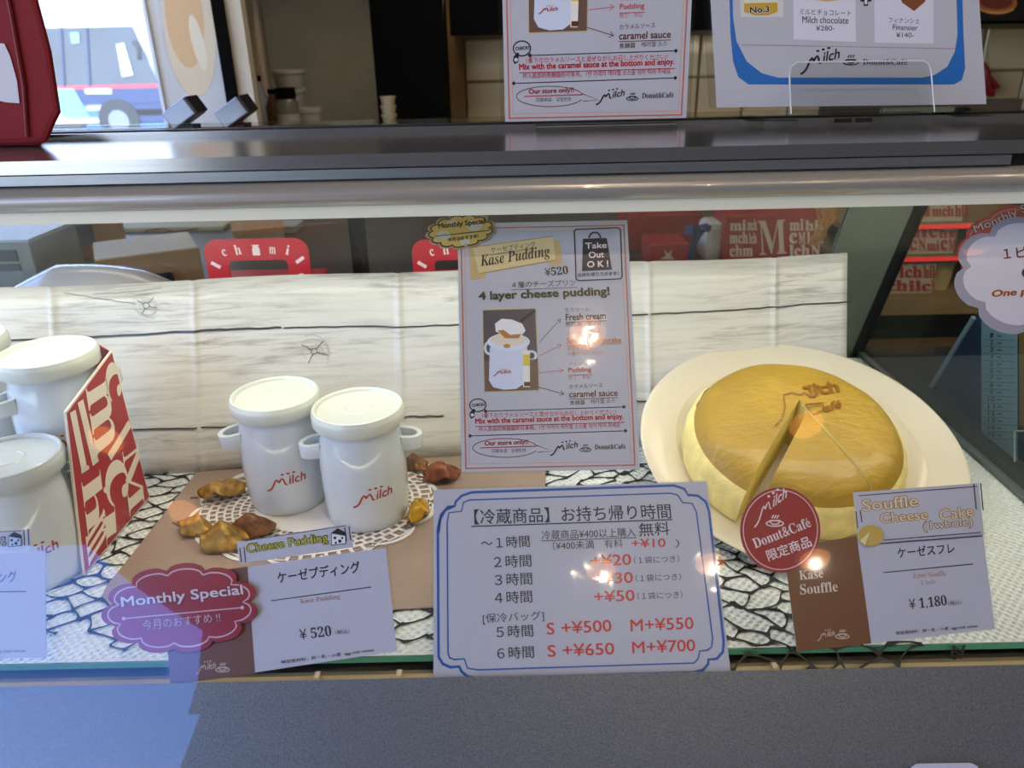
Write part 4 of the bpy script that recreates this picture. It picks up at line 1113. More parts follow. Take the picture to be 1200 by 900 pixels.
# blue-bordered chocolate sign
YS2 = .742; n2 = V((0, -math.cos(.13), math.sin(.13))); up2 = V((0, math.sin(.13), math.cos(.13)))
o2 = V((0, YS2, ZT + .016))
ql = [atp(x, y, o2, n2) for x, y in ((840, 126), (1156, 122), (1139, -120), (826, -120))]
s2 = thing('chocolate_sign', 'large white sign with thick blue rounded border and prices, counter top right', 'sign', (ql[0] + ql[1]) / 2)
slab('paper_sheet', ql, n2, .0006, m_paper, s2)
S2 = Sheet(o2, n2)
S2.poly([(853, -60), (856, 40), (859, 72), (865, 90), (877, 99), (1118, 99), (1127, 94), (1131, 80), (1129, 40), (1126, -60), (1119, -60), (1122, 40), (1119, 60), (1110, 78), (1095, 88), (1080, 91), (912, 91), (893, 86), (875, 72), (863, 48), (859, 20), (857, -60)], '2b6cb5', 1, 'blue_border')
S2.poly([(866, -40), (917, -40), (918, 20), (868, 20)], 'd6d3cc', 1, 'badge_panel'); S2.poly([(872, -8), (911, -8), (911, 14), (900, 18), (884, 18), (872, 14)], 'c9a136', 2, 'badge'); S2.poly([(872, -1), (911, -1), (911, 3), (872, 4)], 'e2dccb', 3, 'badge')
S2.text('No.3', 878, 16, 902, 15, 8, 'efe9dc', 3, .08); S2.text('No.3', 878.5, 15.5, 901.5, 14.5, 7.3, '1b1814', 4, .035)
S2.poly([(929, -60), (1002, -60), (1003, 49), (930, 46)], 'd9d8e2', 1, 'inset_card'); S2.poly([(1024, -60), (1093, -60), (1094, 51), (1025, 50)], 'd6d5e0', 1, 'inset_card')
S2.poly([(958, -40), (980, -40), (984, 0), (970, 2), (956, 0)], 'c79c72', 2, 'product_picture'); S2.poly([(1052, -10), (1085, -10), (1084, 2), (1071, 13), (1057, 3)], '7d4c2c', 2, 'product_picture')
S2.poly([(1008, -2), (1012, -2), (1012, -6), (1017, -6), (1017, -2), (1021, -2), (1021, 2), (1017, 2), (1017, 7), (1012, 7), (1012, 2), (1008, 2)], '2a2a34', 2, 'plus'); S2.poly([(1013, -5), (1016, -5), (1016, 5), (1013, 5)], 'd9d8e2', 3, 'plus')
S2.text('ミルヒチョコレート', 937, 17, 997, 19, 6.5, BLK, 2); S2.text('Milch chocolate', 940, 27, 994, 28, 8, BLK, 2, .004); S2.text('¥280-', 956, 36, 978, 36, 6, BLK, 2)
S2.text('フィナンシェ', 1041, 27, 1077, 28, 6.5, BLK, 2); S2.text('Finansier', 1046, 35, 1075, 36, 6.5, BLK, 2, .004); S2.text('¥140-', 1050, 44, 1071, 44, 6, BLK, 2)
for k in range(84): x = 870 + k * 3; S2.ell(x, 52.5 + k * .055, .7, .7, '8e3a3e', 2, 'dotted_line', n=6)
logo(S2, 938, 87, 984, 75, 22, '22222a', 2, 1.0); cup(S2, 997, 70, 9, '22222a', 2); S2.text(ser('Donut&Café'), 1011, 76, 1063, 76, 7, '33333c', 2)
S2.finish(s2)
h2 = thing('sign_holder', 'clear acrylic easel with rounded front tab below the blue-bordered sign', 'sign holder', V(((ql[0].x + ql[1].x) / 2, YS2, ZT)))
e = -n2 * .0020
slab('back_plate', [ql[0] + e + V((-.006, 0, 0)), ql[1] + e + V((.006, 0, 0)), ql[2] + e + V((.008, 0, 0)), ql[3] + e + V((-.006, 0, 0))], n2, .002, m_acp, h2)
o3 = V((0, YS2 - .020, ZT + .02)); tabp = [(927, 133), (925, 88), (927, 78), (934, 73), (1081, 71), (1088, 75), (1091, 84), (1095, 131)]
tq3 = [atp(x, y, o3, n2) for x, y in tabp]
slab('front_tab', tq3, n2, .0022, m_acp, h2)
m_rimc = mat('acrylic_edge', 'd8dcd8', .15, vary=.02, coat=.6)
tube('tab_edge', [p + n2 * .0004 for p in tq3], .0007, m_rimc, h2, 6)
for x0, x1 in ((870, 892), (1108, 1150)):
    X0, X1 = aty(x0, 135, .72).x, aty(x1, 135, .72).x; boxlim('foot', X0, X1, .700, .748, ZT + .0006, ZT + .0075, m_acp, h2)
X0, X1 = aty(895, 140, .71).x, aty(935, 140, .71).x; box('cross_foot', ((X0 + X1) / 2, .712, ZT + .004), (X1 - X0, .016, .006), m_acp, h2, Matrix.Rotation(-.25, 3, 'Z'))
X0, X1 = aty(975, 135, .715).x, aty(1080, 135, .715).x; boxlim('base_bar', X0, X1, .712, .722, ZT + .0006, ZT + .011, m_acp, h2)
for x0, x1 in ((978, 998), (1003, 1022)):
    a_, b_ = aty(x0, 135, .711).x, aty(x1, 135, .711).x; boxlim('dark_clip', a_, b_, .7095, .7115, ZT + .004, ZT + .0075, m_dark, h2)

# red soft bag at the left end of the counter
rb = thing('red_bag', 'dark red bag with a pale round print at the left end of the counter', 'bag', V((-.56, .70, ZT)))
yr = .690
fr = [aty(*p, yr) for p in ((-140, -140), (20, -140), (36, -40), (62, 60), (73, 132), (66, 146), (52, 157), (40, 166), (-140, 168))]
zmn = ZT + .001
fr = [V((p.x, p.y, max(p.z, zmn))) for p in fr]
for p in fr[-3:]: p.z = zmn
m_rbag = mat('red_cloth', '7c0710', .8, vary=.10, vscale=5, bump=.15, bscale=30)
o = slab('front_panel', fr, V((0, -1, 0)), .0, m_rbag, rb)
bpy.data.objects.remove(o)
vs = [p for p in fr] + [V((p.x - .050, p.y + .070, p.z)) for p in fr]; n_ = len(fr)
fs = [tuple(range(n_)), tuple(range(2 * n_ - 1, n_ - 1, -1))] + [(i, (i + 1) % n_, (i + 1) % n_ + n_, i + n_) for i in range(n_)]
o = obj('body', vs, fs, m_rbag, rb); bev(o, .007, 3)
sm_ = [aty(x, y, yr - .0015) for x, y in ((-2, -60), (14, 20), (28, 100), (32, 160))]
tube('seam', sm_, .0016, mat('red_cloth_dark', '6c0a12', .6), rb, 6)
RB = Sheet(V((0, yr - .0008, 0)), V((0, -1, 0)))
RB.poly([(-30, 50), (5, 51), (12, 66), (20, 95), (23, 121), (8, 120), (-30, 112)], 'b9b2b6', 1, 'pale_print'); RB.finish(rb)

# ================================================================= CEILING DOWNLIGHTS
m_ring = mat('downlight_ring', 'b9b2a6', .4); 
def emis(name, c, e_): return mat(name, c, .5, vary=.01, emit=e_)
m_disc = emis('downlight_face', 'ff9c4c', DISC)
lamps = [(-1.32, -.57), (-1.14, -.88), (.95, -.57), (.71, -1.18), (1.09, -1.17), (.31, -1.20), (.23, -.22), (1.32, .06)]
for i, (x, y) in enumerate(lamps):
    t = thing('downlight', 'round warm recessed ceiling downlight seen only as an orange reflection in the glass', 'lamp', (x, y, CE - .012), 'ceiling downlights')
    if i == 0:
        lathe('ring', [(.056, .006), (.056, -.002), (.064, -.003), (.068, .0), (.068, .0115), (.056, .006)], m_ring, t, 32)
        lathe('lamp_face', [(.0005, .004), (.056, .004), (.056, .0055), (.0005, .0055)], m_disc, t, 32); first = t
    else:
        for ch in [c for c in bpy.data.objects if c.parent == first]:
            c = ch.copy(); C.objects.link(c); c.parent = t
    l = light('downlight_glow', 'SPOT', (x, y, CE - .03), SHOP_LAMP_W * (11 if (x, y) in ((.31, -1.20), (.23, -.22)) else 4.5), (1.0, .80, .58), target=(x * .8, y + .25, 0))
    l.data.spot_size = math.radians(150); l.data.spot_blend = .9; l.data.shadow_soft_size = 0.0

# ================================================================= BEHIND THE CASE: KITCHEN
def boxpx(name, label, cat, x0, y0, x1, y1, Y, dep, m, group=None, part='body', bw=.002, rz=0, h=None):
    """upright box whose front shows between two pixels of the photo at depth Y"""
    a, b = aty(x0, y0, Y), aty(x1, y1, Y); W = b.x - a.x; Hh = h or (a.z - b.z)
    base = V(((a.x + b.x) / 2, Y + dep / 2, b.z))
    t = thing(name, label, cat, base, group)
    v, f = boxvf((0, 0, Hh / 2), (W, dep, Hh), Matrix.Rotation(rz, 3, 'Z'))
    o = obj(part, v, f, m, t, world=False); bev(o, bw)
    return t, (W, Hh, base)
ZK = aty(150, 336, 1.35).z            # rear worktop height
m_wk = mat('worktop_steel', '6f6a62', .35, .6, vary=.1)
boxes = []
wk = thing('rear_worktop', 'dim steel worktop behind the case, carrying boxes and bags', 'worktop', (0, 1.7, FL))
boxlim('worktop_slab', -1.9, .60, 1.22, 2.0, ZK - .04, ZK, m_wk, wk, .004)
boxlim('cabinet_body', -1.85, .58, 1.26, 1.98, FL + .002, ZK - .04, mat('worktop_body', '4a4540', .6), wk)
ZS = ZK + .0005
def onk(name, label, cat, x0, y0, x1, Y, dep, m, rz=0, group=None, part='body', bw=.002):
    a, b = aty(x0, y0, Y), aty(x1, y0, Y); W = b.x - a.x; Hh = a.z - ZS
    t = thing(name, label, cat, V(((a.x + b.x) / 2, Y + dep / 2, ZS)), group)
    v, f = boxvf((0, 0, Hh / 2), (W, dep, Hh), Matrix.Rotation(rz, 3, 'Z')); o = obj(part, v, f, m, t, world=False); bev(o, bw)
    return t, W, Hh
m_cb = mat('cardboard', 'a97d4c', .75, vary=.08); m_cb2 = mat('cardboard_top', 'c9b8a0', .7)
m_mach = mat('machine_grey', '8b8b80', .5); m_lbl = mat('dark_label', '2a2926', .5); m_pale = mat('pale_plastic', 'b9bcc0', .4)
t, W, Hh = onk('till_machine', 'grey machine with dark sockets behind the case at the far left', 'machine', -60, 287, 34, 1.34, .16, m_mach)
for dx, z, w_, h_ in ((.03, .75, .05, .02), (.03, .5, .05, .012), (.06, .25, .012, .01)):
    v, f = boxvf((W * .5 - .02 - dx, -.0815, Hh * z), (w_, .003, h_)); obj('socket', v, f, m_lbl, t, world=False)
v, f = boxvf((0, 0, Hh + .002), (W * .96, .15, .006)); obj('pale_lid', v, f, m_pale, t, world=False)
def carton_on(label, px, py, Y, size, rz, z0=None, lab=True):
    p = aty(px, py, Y); t = thing('cardboard_box', label, 'box', V((p.x, p.y, z0 if z0 is not None else ZS)))
    R = Matrix.Rotation(rz, 3, 'Z')
    v, f = boxvf((0, 0, size[2] / 2), size, R); bev(obj('body', v, f, m_cb, t, world=False), .002)
    v, f = boxvf(R @ V((0, 0, size[2] + .001)), (size[0] * .98, size[1] * .98, .002), R); obj('paper_top', v, f, m_cb2, t, world=False)
    if lab:
        v, f = boxvf(R @ V((0, -size[1] / 2 - .001, size[2] * .55)), (size[0] * .42, .002, size[2] * .5), R); obj('dark_label', v, f, m_lbl, t, world=False)
    return t
carton_on('cardboard box with a dark label, tilted across the rear worktop at left', 98, 300, 1.62, (.17, .13, .085), .40)
carton_on('plain cardboard box right of the labelled one, its top lit blue by the street', 172, 300, 1.40, (.17, .15, .062), .48, lab=False)
p = aty(196, 306, 1.36); t = thing('black_knob', 'round black knob-like roll lying beside the plain cardboard box', 'roll', V((p.x, 1.335, ZS)))
vs = []; lathe('roll', [(.0005, 0), (.014, 0), (.016, .003), (.016, .022), (.014, .026), (.0005, .026)], m_black, t, 24)
t, W, Hh = onk('cream_box', 'long cream box with a red script line behind the cardboard boxes', 'box', 120, 268, 262, 1.80, .12, mat('cream_card', 'b9b091', .7))
LS = Sheet(V((0, 1.7995, 0)), V((0, -1, 0))); LS.line([(165, 280), (172, 270), (190, 268), (205, 272), (232, 268)], 1.6, '8c3a30', 1); LS.line([(150, 285), (260, 283)], 1.0, '7d7560', 1); LS.finish(t)
t, W, Hh = onk('cream_box', 'short cream box with a tan lid, behind the first red carrier handle', 'box', 262, 276, 318, 1.62, .14, mat('cream_card2', 'a59c84', .7), rz=.35)
v, f = boxvf((0, 0, Hh + .006), (W * 1.06, .15, .012), Matrix.Rotation(.35, 3, 'Z')); obj('box_lid', v, f, m_cb, t, world=False)
t, W, Hh = onk('white_tub', 'small bluish white tub behind the red carrier handles', 'tub', 326, 268, 347, 1.75, .06, mat('tub_white', 'c3c9d3', .4), bw=.006)
v, f = boxvf((0, 0, Hh + .003), (W * 1.1, .066, .006)); obj('tub_lid', v, f, m_pale, t, world=False)
t, W, Hh = onk('leaning_board', 'dim tan board leaning behind the carriers', 'board', 352, 264, 400, 1.85, .02, mat('board_tan', '7a6a52', .7), rz=.3)
t, W, Hh = onk('rear_post', 'dim pale upright post seen between the two red carrier handles', 'post', 412, 250, 430, 1.9, .03, mat('post_pale', '6f6a5c', .7))
t, W, Hh = onk('rear_post', 'narrow tan upright post just left of the poster\'s cloud sticker', 'post', 456, 250, 470, 1.9, .03, mat('post_tan', '77603e', .7))

# red carriers with letter-ringed handles, standing behind the backdrop
m_car = mat('carrier_red', 'b52430', .4, vary=.05, coat=.3)
def carrier(label, cx_px, Y, w_px=122, top=280):
    a, b = aty(cx_px - w_px / 2, 300, Y), aty(cx_px + w_px / 2, 300, Y)
    W = b.x - a.x; cx = (a.x + b.x) / 2; zt = aty(cx_px, top, Y).z; zh = zt - .060
    t = thing('paper_carrier', label, 'carrier', V((cx, Y + .04, .0005)), 'red paper carriers behind the backdrop')
    v, f = boxvf((cx, Y + .042, (zh) / 2 + .0005), (W * 1.02, .080, zh - .001)); obj('body', v, f, m_car, t)
    # arch handle plate with a slot
    r = .016; out = []; 
    def arc(x, z, rr, a0, a1, n=6): return [(x + rr * math.cos(a0 + (a1 - a0) * i / n), z + rr * math.sin(a0 + (a1 - a0) * i / n)) for i in range(n + 1)]
    O = [(W / 2, 0)] + arc(W / 2 - r, .060 - r, r, 0, PI / 2) + arc(-W / 2 + r, .060 - r, r, PI / 2, PI) + [(-W / 2, 0)]
    I = [(W / 2 - .027, 0)] + arc(W / 2 - .033, .034 - .006, .006, 0, PI / 2) + arc(-W / 2 + .033, .034 - .006, .006, PI / 2, PI) + [(-W / 2 + .027, 0)]
    vs = [V((cx + x, Y, zh + z)) for x, z in O + I] + [V((cx + x, Y + .003, zh + z)) for x, z in O + I]
    n = len(O); fs = []
    for i in range(n - 1):
        fs.append((i, i + 1, n + i + 1, n + i)); fs.append((2 * n + i, 3 * n + i, 3 * n + i + 1, 2 * n + i + 1))
        fs.append((i, 2 * n + i, 2 * n + i + 1, i + 1)); fs.append((n + i, n + i + 1, 3 * n + i + 1, 3 * n + i))
    fs += [(0, n, 3 * n, 2 * n), (n - 1, 3 * n - 1, 4 * n - 1, 2 * n - 1)]
    obj('handle', vs, fs, m_car, t)
    S = Sheet(V((cx, Y, zh)), V((0, -1, 0)), uvf=lambda x, y: (x, y)); S.ex = V((1, 0, 0)); S.ey = V((0, 0, 1))
    def gl(ch, x, z, h, rot=0):
        c, s_ = math.cos(rot), math.sin(rot); w_ = h * .62 if ch in 'chm' else h * .35
        if ch == 'm': w_ = h * .9
        S.text3(ser(ch) if ch in 'chmi' else ch, (x - w_ / 2 * c, z - w_ / 2 * s_), (x + w_ / 2 * c, z + w_ / 2 * s_), (x - w_ / 2 * c - h * s_, z - w_ / 2 * s_ + h * c), 'e6d3d0', 2)
    gl('c', -W * .30, .040, .0085, .25); gl('h', -W * .17, .0415, .012, .1); gl('m', W * .155, .0415, .0085, -.1); gl('i', W * .29, .040, .012, -.3)
    gl('l', -W / 2 + .0165, .026, .012, 1.0); gl('i', -W / 2 + .018, .009, .010, 1.57); gl('l', W / 2 - .0165, .030, .012, -1.0); gl('c', W / 2 - .016, .014, .0085, -1.57)
    S.poly([(-.0045, .040), (.0045, .040), (.0045, .049), (.003, .050), (.003, .0515), (.0045, .0515), (.0045, .053), (-.0045, .053), (-.0045, .0515), (-.003, .0515), (-.003, .050), (-.0045, .049)], 'e6d3d0', 2, 'jug_print')
    S.finish(t, world=True)
    return t
carrier('red paper carrier with a lettered arch handle, left of the poster, standing behind the backdrop', 301, .915)
carrier('red paper carrier whose handle is half hidden by the hanging poster', 544, .925)
# clear plastic cover behind the backdrop at the left
cv = thing('plastic_cover', 'clear shiny plastic dome cover lying behind the left end of the backdrop', 'cover', (aty(90, 330, .95).x, .95, .0005))
xa_, xb_ = aty(-60, 330, .95).x, aty(196, 330, .95).x; zc = aty(100, 311, .95).z
vs, fs = [], []; NU, NVv = 28, 8
for i in range(NU + 1):
    u = i / NU; x = xa_ + (xb_ - xa_) * u; pr_ = (math.sin(PI * min(1, .06 + u * .94)) ** .35) if u > .5 else (.62 + .38 * (u / .5) ** .7)
    if u > .5: pr_ = 1 - .14 * ((u - .5) / .5) ** 3
    for j in range(NVv + 1):
        a = PI * j / NVv; yy = .955 - .045 * math.cos(a); z = (.12 + (zc - .12) * math.sin(a) ** .5) * pr_ if 0 < j < NVv else .002
        vs.append(V((x, yy, z)))
for i in range(NU):
    for j in range(NVv): q = i * (NVv + 1) + j; fs.append((q, q + 1, q + NVv + 2, q + NVv + 1))
fs += [tuple(range(NVv + 1)), tuple(NU * (NVv + 1) + j for j in range(NVv + 1))]
o = obj('dome', vs, fs, mat('plastic_film', 'c3c2c2', .18, vary=.08, vscale=8, bump=.25, bscale=9, coat=1, alpha=.82), cv, smooth=True)

# right of the poster: red boxes, patterned bag, ribbon, straps
def letters(S, rect, rows, colr, seed):
    rnd = random.Random(seed); x0, y0, x1, y1 = rect
    words = ['M', 'ilc', 'h', 'mi', 'lch', 'M', 'c', 'hil', 'il', 'mch', 'N', 'chm']
    for r in range(rows):
        x = x0 + 1; yb = y0 + (y1 - y0) * (r + 1) / rows - 1; h = (y1 - y0) / rows - 1
        while x < x1 - 4:
            wd = rnd.choice(words); w_ = min(len(wd) * h * rnd.uniform(.5, .8), x1 - x - 1)
            if w_ < 3: break
            S.text(ser(wd), x, yb, x + w_, yb - .3, h * rnd.uniform(.85, 1.0), colr, 2, .028, part='pattern_letters'); x += w_ + 1.5
m_rb2 = mat('red_box_card', '8e1c22', .5, vary=.06)
YR = 1.40
t, W, Hh = onk('red_box', 'plain dark red box with a small pale emblem, right of the poster behind the backdrop', 'box', 737, 253, 824, YR + .12, .16, m_rb2)
S = Sheet(V((0, YR + .1195, 0)), V((0, -1, 0))); S.line([(772, 269), (779, 265), (785, 268)], 1.2, 'a8605c', 1, 'emblem'); S.ell(778, 272, 5, 1.8, 'a8605c', 1, 'emblem', w=.8); S.finish(t)
t, W, Hh = onk('red_box', 'smaller red box with a cream star-like mark, in front of the dark red one', 'box', 762, 287, 808, YR, .09, mat('red_box_card2', '9c2226', .5))
S = Sheet(V((0, YR - .0005, 0)), V((0, -1, 0))); S.poly([(778, 292), (783, 297), (788, 292), (786, 299), (791, 304), (774, 304), (780, 299)], 'c9b0a0', 1, 'mark'); S.finish(t)
t, W, Hh = onk('white_bag', 'white rounded bag with a navy ribbon, between the red boxes and the patterned bag', 'bag', 828, 262, 852, YR + .02, .07, mat('white_bag_m', 'b9b4ac', .6), bw=.012)
m_nv = mat('navy_ribbon', '24335f', .4, vary=.1)
def flat_ribbon(parent, pts, w_, m, name='ribbon'):
    vs, fs = [], []
    for i, (x, y, Y) in enumerate(pts):
        p = aty(x, y, Y); q = aty(pts[min(i + 1, len(pts) - 1)][0], pts[min(i + 1, len(pts) - 1)][1], Y) - aty(pts[max(i - 1, 0)][0], pts[max(i - 1, 0)][1], Y)
        d = V((q.x, 0, q.z)).normalized(); n = V((-d.z, 0, d.x)) * w_ * (1 + .2 * math.sin(i * 2)); vs += [p + n, p - n]
        if i: k = 2 * i; fs.append((k - 2, k - 1, k + 1, k))
    o = obj(name, vs, fs, m, parent); o.modifiers.new('s', 'SOLIDIFY').thickness = .0015; return o
flat_ribbon(t, [(803, 269, YR + .0), (812, 270, YR - .01), (822, 268, YR - .012), (830, 266, YR - .008)], .008, m_nv)
flat_ribbon(t, [(826, 266, YR - .012), (818, 276, YR - .016), (812, 288, YR - .016), (808, 303, YR - .014)], .0055, m_nv)
tube('knot', [aty(820, 269, YR - .014), aty(826, 267, YR - .014), aty(832, 268, YR - .014)], .007, m_nv, t, 8)
m_pb = mat('pattern_bag_red', '9a2a2c', .5)
t, W, Hh = onk('patterned_bag', 'red bag covered in cream letters, behind the backdrop toward its right end', 'bag', 852, 253, 968, YR, .10, m_pb)
S = Sheet(V((0, YR - .0006, 0)), V((0, -1, 0)))
S.text(ser('M'), 890, 299, 922, 297, 40, 'cdbba6', 3, .0, part='big_letter')
letters(S, (854, 256, 888, 302), 3, 'd2bfac', 3); letters(S, (924, 256, 966, 302), 3, 'd2bfac', 4); S.finish(t)
tube('hanging_bar', [V((.30, 1.158, .338)), V((.62, 1.158, .338))], .004, m_dark, case, 8)
for x in (.47, .52): boxlim('bar_bracket', x, x + .006, leanY(.338) + .002, 1.157, .335, .341, m_dark, case)
t = thing('strap_bunch', 'bunch of pale orange straps hanging from the rail behind the right end', 'straps', aty(962, 288, 1.16))
m_st = mat('strap_orange', 'c98f50', .5, vary=.2, vscale=60)
for k, (a, b, c_, d_) in enumerate(((966, 238, 949, 287), (972, 238, 960, 283), (976, 240, 954, 286), (968, 238, 965, 278), (955, 240, 963, 262))):
    flat_ribbon(t, [(a - 4, 166, 1.160), (a, b, 1.16 + .003 * k), (a - 1 + k, (b + d_) / 2 - 6, 1.155 + .003 * k), ((a + c_) / 2 + 1, (b + d_) / 2 + 6, 1.155 + .003 * k), (c_, d_, 1.158 + .003 * k)], .0030, m_st, 'strap')

# seen through the end glass: lit shelves with patterned boxes
SH = thing('side_shelf', 'dark shelf unit with glowing red edge strips seen through the end glass at right', 'shelf unit', V((aty(1080, 430, 1.5).x, 1.6, FL)))
YH = 1.5
def shz(py): return aty(1080, py, YH).z
xs0, xs1 = aty(985, 300, YH).x, aty(1230, 300, YH).x
m_shelf = mat('shelf_tan', '8f7450', .55, vary=.1, stretch=(1, 6, 6)); m_redled = emis('red_led', 'e02a30', 1.0)
ZB1, ZB2, ZB3, ZB4 = shz(300), shz(346), shz(262), shz(398)
boxlim('unit_back', xs0, xs1, YH + .20, YH + .215, FL + .002, .32, mat('unit_dark', '2b2420', .7), SH)
for z in (ZB1, ZB3):
    boxlim('shelf_board', xs0, xs1, YH, YH + .20, z - .012, z, m_shelf, SH); 
    boxlim('glowing_edge', aty(1050, 300, YH).x, aty(1131, 300, YH).x, YH - .004, YH, z - .010, z - .003, m_redled, SH)
boxlim('shelf_board', xs0, xs1, YH - .02, YH + .20, ZB2 - .035, ZB2, m_shelf, SH)
boxlim('lower_rail', xs0, xs1, YH - .05, YH + .0, shz(424), shz(396), mat('rail_brown', '6b5338', .6), SH)
boxlim('unit_base', xs0 + .01, xs1, YH - .03, YH + .20, FL + .002, shz(424), mat('unit_base_green', '28302e', .5), SH)
m_pbx = mat('pattern_box_cream', 'b3a293', .6)
def pbox(label, x0, x1, y0, zb):
    a, b = aty(x0, y0, YH + .01), aty(x1, y0, YH + .01); H_ = min(a.z, 9) - zb
    t = thing('patterned_box', label, 'box', V(((a.x + b.x) / 2, YH + .05, zb + .0006)))
    v, f = boxvf((0, 0, H_ / 2), (b.x - a.x, .08, H_)); bev(obj('body', v, f, m_pbx, t, world=False), .001)
    S = Sheet(V((0, YH + .0095, 0)), V((0, -1, 0)))
    yb_ = y0 + H_ * 520; letters(S, (x0 + 1, y0 + 1, x1 - 1, yb_ - 1), 2, 'a0332e', int(x0)); S.finish(t)
pbox('cream box with red letters on the lowest shelf beyond the end glass', 1005, 1098, 310, ZB2)
pbox('cream box with red letters on the middle shelf beyond the end glass', 1030, 1124, 264, ZB1)
pbox('cream box with red letters on the top shelf, just under the case rail at right', 1060, 1136, 222, ZB3)
t = thing('cream_bin', 'plain cream bin right of the lowest lettered box beyond the end glass', 'bin', V((aty(1112, 340, YH).x, YH + .05, ZB2 + .0006)))
lathe('body', [(.0005, 0), (.022, 0), (.028, .058), (.029, .060), (.026, .060), (.020, .004), (.0005, .004)], mat('bin_cream', 'b39a72', .5), t, 28)
lathe('rim', [(.0275, .056), (.030, .056), (.030, .061), (.0275, .061)], mat('bin_cream', 'b39a72', .5), t, 28)

# navy side board and the numbered list taped to it, beyond the end glass
XN = ex1 + .045
def qx(pts, X): return [atx(x, y, X) for x, y in pts]
zf = .0010
nb = qx([(1143, 372), (1086, 484)], XN); q = qx([(1225, 372), (1225, 640)], XN)
nb[1].z = zf; q[1].z = zf
sb = thing('navy_board', 'dark navy board with a pale slanting edge beyond the end glass', 'board', V((XN, (nb[1].y + q[1].y) / 2, zf)))
slab('board_sheet', [nb[0], q[0], q[1], nb[1]], V((-1, 0, 0)), .003, mat('navy_sheet', '1c3350', .3, coat=.4), sb)
tube('pale_edge', [nb[0] + V((-.002, 0, 0)), nb[1] + V((-.002, 0, .003))], .0032, mat('pale_edge_m', '8fa0ad', .3), sb, 8)
boxlim('side_floor', ex1 + .018, 1.3, .42, 1.12, -.006, 0, mat('side_floor_dark', '1f2a2a', .3, coat=.4), case)
XL = XN - .004
lq = qx([(1150, 372), (1192, 384), (1192, 566), (1150, 526)], XL)
nl = thing('numbered_list', 'narrow pale blue paper list numbered one to fifteen, on the navy board', 'paper list', V((XL, (lq[2].y + lq[3].y) / 2, lq[3].z)))
slab('paper_sheet', lq, V((-1, 0, 0)), .0006, mat('list_paper', '8aa3ad', .6), nl)
LSx = Sheet(V((XL - .0002, 0, 0)), V((-1, 0, 0)), uvf=lambda x, y: (lambda p: (-p.y, p.z))(atx(x, y, XL)))
LSx.ex = V((0, -1, 0)); LSx.ey = V((0, 0, 1)); LSx.o = V((XL, 0, 0))
LSx.text('No.', 1158, 383, 1168, 385, 5, '33434c', 2)
for k in range(15):
    y = 393 + k * 8.3; LSx.text(str(k + 1), 1160 - (2 if k > 8 else 0), y + 2.5, 1164 + (2 if k > 8 else 0), y + 3, 5.5, '18242c', 3, .02); LSx.line([(1169, y + .5), (1174, y + 1)], 1.0, '33434c', 3); LSx.line([(1152, y + 4.3), (1190, y + 6)], .5, '5b707a', 2)
LSx.finish(nl)
t = thing('brown_sheet', 'brown printed sheet cut by the right edge beside the numbered list', 'sheet', V((XN - .01, .70, .12)))
bq = qx([(1194, 384), (1230, 392), (1230, 506), (1194, 500)], XL - .002); slab('paper_sheet', bq, V((-1, 0, 0)), .0006, mat('brown_sheet_m', '84653c', .5), t)
fq = qx([(1189, 505), (1230, 505), (1230, 625), (1189, 592)], XL - .003)
t = thing('clear_frame', 'clear upright holder at the right edge below the brown sheet', 'holder', fq[3])
for i in range(3): tube('frame_bar', [fq[i], fq[(i + 1) % 4]], .0013, m_rimc, t, 6)
tube('frame_bar', [fq[3], fq[0]], .0013, m_rimc, t, 6)

# ---------------- things above the counter line, deep in the kitchen
YT = 2.55; ZT2 = aty(350, 156, YT).z
bt = thing('back_counter', 'long dim back counter along the kitchen wall', 'counter', (0, 2.7, FL))
xq_ = xl_ + (xa - xl_) * .22 + .012
boxlim('counter_slab', xq_, 3.05, YT - .05, YB - .32, ZT2 - .04, ZT2, mat('back_counter_m', '8a7a60', .5), bt)
boxlim('cabinet_body', xq_ + .01, 3.0, YT, YB - .33, FL + .002, ZT2 - .04, mat('worktop_body', '4a4540', .6), bt)
m_tub = mat('tub_offwhite', 'a8a59c', .45)
def tub(label, cx_, ytop, ybot, wpx, Y=YT + .1, z=None, prof=None, name='stacked_tub', cat='tub', group=None, m=None):
    a, b = aty(cx_, ytop, Y), aty(cx_, ybot, Y); h = a.z - b.z; r = wpx / 2 * Y * FW.y / FP * 1.12
    z0 = b.z if z is None else z
    t = thing(name, label, cat, V((a.x, Y, z0)), group)
    lathe('body', [(.0005, 0), (r * .78, 0), (r * .80, h * .05), (r * .94, h * .80), (r * .90, h * .80), (r * .76, h * .08), (.0005, h * .06)], m or m_tub, t, 28)
    lathe('rim', [(r * .92, h * .76), (r * 1.0, h * .78), (r * 1.0, h * .96), (r * .9, h * .97), (r * .9, h * .78)], m or m_tub, t, 28)
    return t, z0 + h
_, z_ = tub('lowest of the three stacked white tubs on the back counter', 337, 128, 154, 36, z=ZT2 + .0006)
_, z_ = tub('middle one of the three stacked white tubs', 336, 88, 112, 36, z=z_)
_, z_ = tub('topmost of the three stacked white tubs on the back counter', 336, 68, 90, 36, z=z_)
tub('wide white bowl right of the stacked tubs', 361, 124, 154, 28, Y=YT + .02, z=ZT2 + .0006, name='bowl', cat='bowl')
t = thing('spice_jar', 'dark jar with a pale band in front of the stacked tubs', 'jar', V((aty(340, 150, YT - .02).x, YT - .02, ZT2 + .0006)))
lathe('body', [(.0005, 0), (.033, 0), (.035, .01), (.035, .09), (.026, .105), (.0005, .105)], mat('jar_glass', '6e6a60', .25, coat=.5), t, 24)
